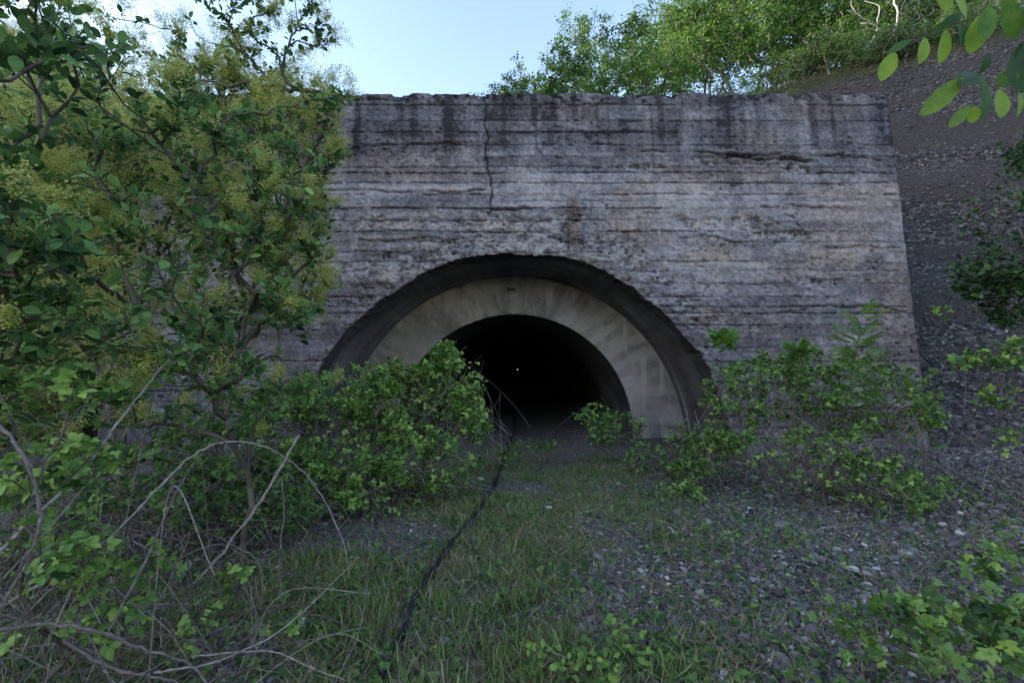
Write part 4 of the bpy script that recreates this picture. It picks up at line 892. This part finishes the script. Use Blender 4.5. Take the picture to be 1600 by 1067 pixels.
# loose stones lying on the cut slope
n = 16000; x = r.uniform(7, 17, n); y = r.uniform(5.5, 19, n); z = hill_z(x, y); sr = (x - 7.7) * .49 + (y - 8.9) * .87; m = (sr > -.3) & (sr < 9) & (z > 0) & (y > 9.35 + 0 * x) | ((x > 8.2) & (z > 0) & (sr < 9))
c = np.stack([x, y, z], -1)[m]; N = len(c); a = Acc()
for k in range(4):
    T = ico(720 + k, 0); q = c[k::4]; n_ = len(q); sz = .014 + .05 * r.random(n_) ** 3
    scatter(a, T[0], T[1], q, frames(unit(r.normal(size=(n_, 3))), unit(np.array([-.4, -.7, .6]) + .3 * r.normal(size=(n_, 3)))), sz, np.clip(r.normal(.28, .2, n_), 0, 1))
tag(a.build('slope_gravel', M['stone'], smooth=False), kind='stuff')

# ------------------------------------------------------------------ hilltop trees and bushes
def tree_proto(seed, h_, cr, ntip, per, mat, leaf, base=.3, multi_=1, vm=.5):
    r = rg(seed); t = unit(r.normal(size=(ntip, 3))) * (r.uniform(.1, 1, ntip) ** .45)[:, None]
    nz = 1 + .35 * np.sin(t[:, 0] * 5 + seed) * np.cos(t[:, 1] * 4)
    t = t * nz[:, None] * np.array([cr, cr, h_ * (1 - base) / 2]) + np.array([0, 0, h_ * (base + (1 - base) / 2)])
    b = np.stack([r.normal(size=multi_) * .15, r.normal(size=multi_) * .15, np.full(multi_, -.4)], -1)
    G = grow(b, t, r, seg=.35, rtip=.008, rmax=.09, k=.12, jit=.04, pw=.42)
    A = Acc(); branches(A, G, 5, r); ta = A.build('trunk', M['trunk'])
    A = Acc(); ii = np.repeat(np.arange(ntip), per); N = len(ii); p = G['tips'][ii] + r.normal(size=(N, 3)) * np.array([.13, .13, .08]) * cr / 1.3
    v = np.repeat(r.normal(vm, .22, ntip), per) + .1 * r.normal(size=N)
    scatter(A, *DIAM, p, frames(unit(r.normal(size=(N, 3)) + np.array([0, 0, -.2])), unit(np.array([0, -.3, 1.]) + .7 * r.normal(size=(N, 3)))), r.uniform(*leaf, N), np.clip(v, 0, 1))
    tb = A.build('crown', M[mat], smooth=False)
    d = (ta.data, tb.data); bpy.data.objects.remove(ta); bpy.data.objects.remove(tb); return d
def plant(proto, name, loc, sc, rz, label, cat, group):
    root = empty(name, loc, label, cat, group); root.scale = (sc,) * 3; root.rotation_euler = (0, 0, rz)
    for nm, me in zip(('trunk', 'crown') if cat == 'tree' else ('stems', 'foliage'), proto):
        o = bpy.data.objects.new(nm, me); COL.objects.link(o); o.parent = root
    return root
TP = [tree_proto(901, 6.5, 1.5, 150, 28, 'tree_leaf', (.11, .19), .25), tree_proto(902, 7.5, 1.3, 140, 26, 'tree_leaf', (.11, .19), .3, vm=.42), tree_proto(903, 5.5, 1.6, 130, 24, 'tree_leaf', (.11, .19), .15, 2, vm=.6),
      tree_proto(904, 8.0, 1.7, 190, 28, 'tree_leaf', (.11, .19), .2, 2)]
DP = tree_proto(905, 6.0, 2.0, 220, 40, 'dark_leaf', (.08, .14), .05, 3)
BP = [tree_proto(906, 1.8, 1.0, 110, 22, 'tree_leaf', (.05, .09), .0, 5, vm=.55), tree_proto(907, 1.5, .9, 100, 22, 'dark_leaf', (.05, .09), .0, 5, vm=.8), tree_proto(908, 1.6, 1.0, 90, 22, 'bright_leaf', (.05, .09), .0, 5, vm=.4)]
def hz1(x, y): return float(hill_z(np.array([x]), np.array([y]))[0])
def hill_at(px, d):
    x = (px - 800) / FPX * d; return x, d
ORD = ['first', 'second', 'third', 'fourth', 'fifth', 'sixth', 'seventh', 'eighth', 'ninth', 'tenth', 'eleventh', 'twelfth', 'thirteenth', 'fourteenth', 'fifteenth', 'sixteenth', 'seventeenth', 'eighteenth', 'nineteenth', 'twentieth']
tr = [(768, 20, 2, .62), (805, 19, 0, .66), (845, 21, 2, .85), (885, 19, 0, .85), (925, 22, 3, .85), (960, 19.5, 2, .95), (1000, 22, 0, .95), (1040, 19, 2, .9), (1075, 24, 3, .95), (1110, 19.5, 0, .85), (1150, 22, 1, 1.0), (1190, 19, 3, .8), (1230, 21, 2, .95), (1270, 19.5, 0, .8), (1310, 19.5, 3, .75), (1355, 18.5, 1, .6), (1400, 18.3, 0, .65)]
for i, (px, d, k, sc) in enumerate(tr):
    x, y = hill_at(px, d)
    plant(TP[k], 'young_tree', (x, y, hz1(x, y)), sc, i * 1.7, ORD[i] + ' young leafy tree from the left in the front row above the wall', 'tree', 'trees on the hill above the wall')
tr2 = [(1010, 27, 2, .8), (1060, 29, 0, 1.2), (1100, 27, 3, 1.2), (1160, 28, 0, 1.2), (1210, 27, 1, 1.2), (1260, 26, 2, 1.2), (1310, 26, 3, 1.0), (1360, 25, 0, 1.0), (1420, 25, 1, .9), (1480, 25, 0, .9), (1540, 24, 3, .8), (1600, 24, 2, .8)]
for i, (px, d, k, sc) in enumerate(tr2):
    x, y = hill_at(px, d)
    plant(TP[k], 'young_tree', (x, y, hz1(x, y)), sc, i * 2.1 + 1, ORD[i] + ' tree from the left in the rear row on the hill', 'tree', 'rear trees on the hill')
for i, (px, d, sc) in enumerate([(1425, 18.2, .55), (1470, 17.4, .6), (1530, 17.2, .6), (1590, 16.5, .6)]):
    x, y = hill_at(px, d); plant(DP, 'dark_tree', (x, y, hz1(x, y)), sc, i * 1.3, ORD[i] + ' dark dense tree from the left above the scree slope', 'tree', 'dark trees above the scree')
nb = 0; r = rg(12)
bl = []
for i in range(40): bl.append(((760 + i * 22 if i < 20 else 1200 + (i - 20) * 21) + r.uniform(-8, 8), r.uniform(15.5, 19)))
bl.sort()
for i, (px, d) in enumerate(bl):
    x, y = hill_at(px, d); k = int(r.integers(0, 3)); kind = ['mid green', 'dark green', 'pale green'][k]
    if px > 1200: d = np.interp(px, [1200, 1600], [17.3, 14.2]) + r.uniform(.3, 2.2); x, y = hill_at(px, d)
    t_ = i - (i // 10) * 10
    seg_ = ['at the left end of the tree row', 'below the gaps between the thin trunks', 'under the dense middle of the trees', 'near the top edge of the scree'][i // 10]
    plant(BP[k], 'hill_bush', (x, y, hz1(x, y) - .1), r.uniform(.5, .95) if px < 1000 else r.uniform(.7, 1.15), r.uniform(0, 6), '%s low bush %s, %s from left' % (kind, seg_, ORD[t_]), 'bush', 'bushes on the hill above the wall')
# two bare pale leaning trunks at the rim
for i, (x0, y0, x1, y1, lb) in enumerate([(1352, 78, 1338, 22, 'thin white leaning trunk at the top edge of the scree, left of two'), (1385, 52, 1390, -25, 'forked white trunk at the top edge of the scree, right of two')]):
    p0 = at(x0, y0, 17.4); p1 = at(x1, y1, 17.4); r2 = rg(930 + i); root = empty('bare_tree', p0, lb, 'tree', 'bare white trunks on the rim')
    tips = p1 + r2.normal(size=(9, 3)) * np.array([.5, .3, .5]); G = grow(p0[None] - [0, 0, .5], tips, r2, seg=.2, rtip=.012, rmax=.05, k=.1); a = Acc(); branches(a, G, 5, r2)
    m_, nt_, b_ = (M['white_bark'], 0, 0) if 'white_bark' in M else newmat('white_bark')
    if 'white_bark' not in M: M['white_bark'] = m_; b_.inputs['Base Color'].default_value = (.42, .39, .36, 1); b_.inputs['Roughness'].default_value = .8
    a.build('trunk', M['white_bark'], root)
# left hill bushes
r = rg(14)
PB = []
for s_ in (951, 952):
    rr_ = rg(s_); t = unit(rr_.normal(size=(60, 3))) * np.array([.9, .9, .8]) * (rr_.uniform(.2, 1, 60) ** .5)[:, None] + np.array([0, 0, 1.0])
    G = grow(np.array([[0, 0, -.2], [.1, .1, -.2]]), t, rr_, seg=.25, rtip=.005, rmax=.04); A = Acc(); branches(A, G, 4, rr_); ta = A.build('stems', M['bark'])
    A = Acc(); ii = np.repeat(np.arange(60), 8); leaves(A, OVAL_LO, G['tips'][ii] + rr_.normal(size=(480, 3)) * .06, G['tdir'][ii], rr_, (.05, .09), vm=.5); tb = A.build('leaves', M['smoke_leaf'])
    A = Acc(); plume(A, G['tips'], unit(G['tdir'] + np.array([0, 0, .4])), rr_, rr_.uniform(.25, .4, 60), .9); tc_ = A.build('flower_plumes', M['plume'], smooth=False)
    PB.append((ta.data, tb.data, tc_.data)); [bpy.data.objects.remove(o) for o in (ta, tb, tc_)]
pts = sorted([(r.uniform(-13, -7.5), r.uniform(9.8, 14)) for i in range(12)] + [(r.uniform(-11, -8.0), r.uniform(6, 9.6)) for i in range(8)])
for i, (x, y) in enumerate(pts):
    root = empty('smoke_bush', (x, y, hz1(x, y)), 'yellow-plumed smoke bush on the slope left of the wall, %s from the left' % ORD[i], 'shrub', 'smoke bushes on the left slope')
    root.scale = (r.uniform(1.1, 1.7),) * 3; root.rotation_euler = (0, 0, r.uniform(0, 6))
    for nm, me in zip(('stems', 'leaves', 'flower_plumes'), PB[i % 2]):
        o = bpy.data.objects.new(nm, me); COL.objects.link(o); o.parent = root
# dry grass along the rim and the top of the fill
n = 16000; x = r.uniform(1, 17, n); y = r.uniform(9.8, 20, n); z = hill_z(x, y); sr = (x - 7.7) * .49 + (y - 8.9) * .87
lim = 12.75 + .42 * (sr - 8.5) + 1.2 * (fbm(x * .18, y * .18, 61, 4) - .5)
m = (np.abs(z - lim) < .25) & (sr < 10.5) | (z - sr * 1.39 > .4); c = np.stack([x, y, z - .02], -1)[m]; N = len(c)
a = Acc(); s_ = r.uniform(.10, .34, N); d = unit(np.array([-.25, -.35, 1.]) + .5 * r.normal(size=(N, 3)))
scatter(a, *BLADE, c, frames(d, unit(r.normal(size=(N, 3)))), np.stack([s_ * .8, s_, s_], -1), np.clip(r.normal(.45, .25, N), 0, 1)); tag(a.build('rim_grass', M['drygrass'], smooth=False), kind='stuff')
c = c[::2] + np.array([.05, .03, 0]); N = len(c); s_ = r.uniform(.12, .3, N)
a = Acc(); scatter(a, *BLADE, c, frames(unit(np.array([0, 0, 1.]) + .5 * r.normal(size=(N, 3))), unit(r.normal(size=(N, 3)))), np.stack([s_, s_, s_], -1), np.clip(r.normal(.6, .2, N), 0, 1)); tag(a.build('hill_grass', M['grass'], smooth=False), kind='stuff')
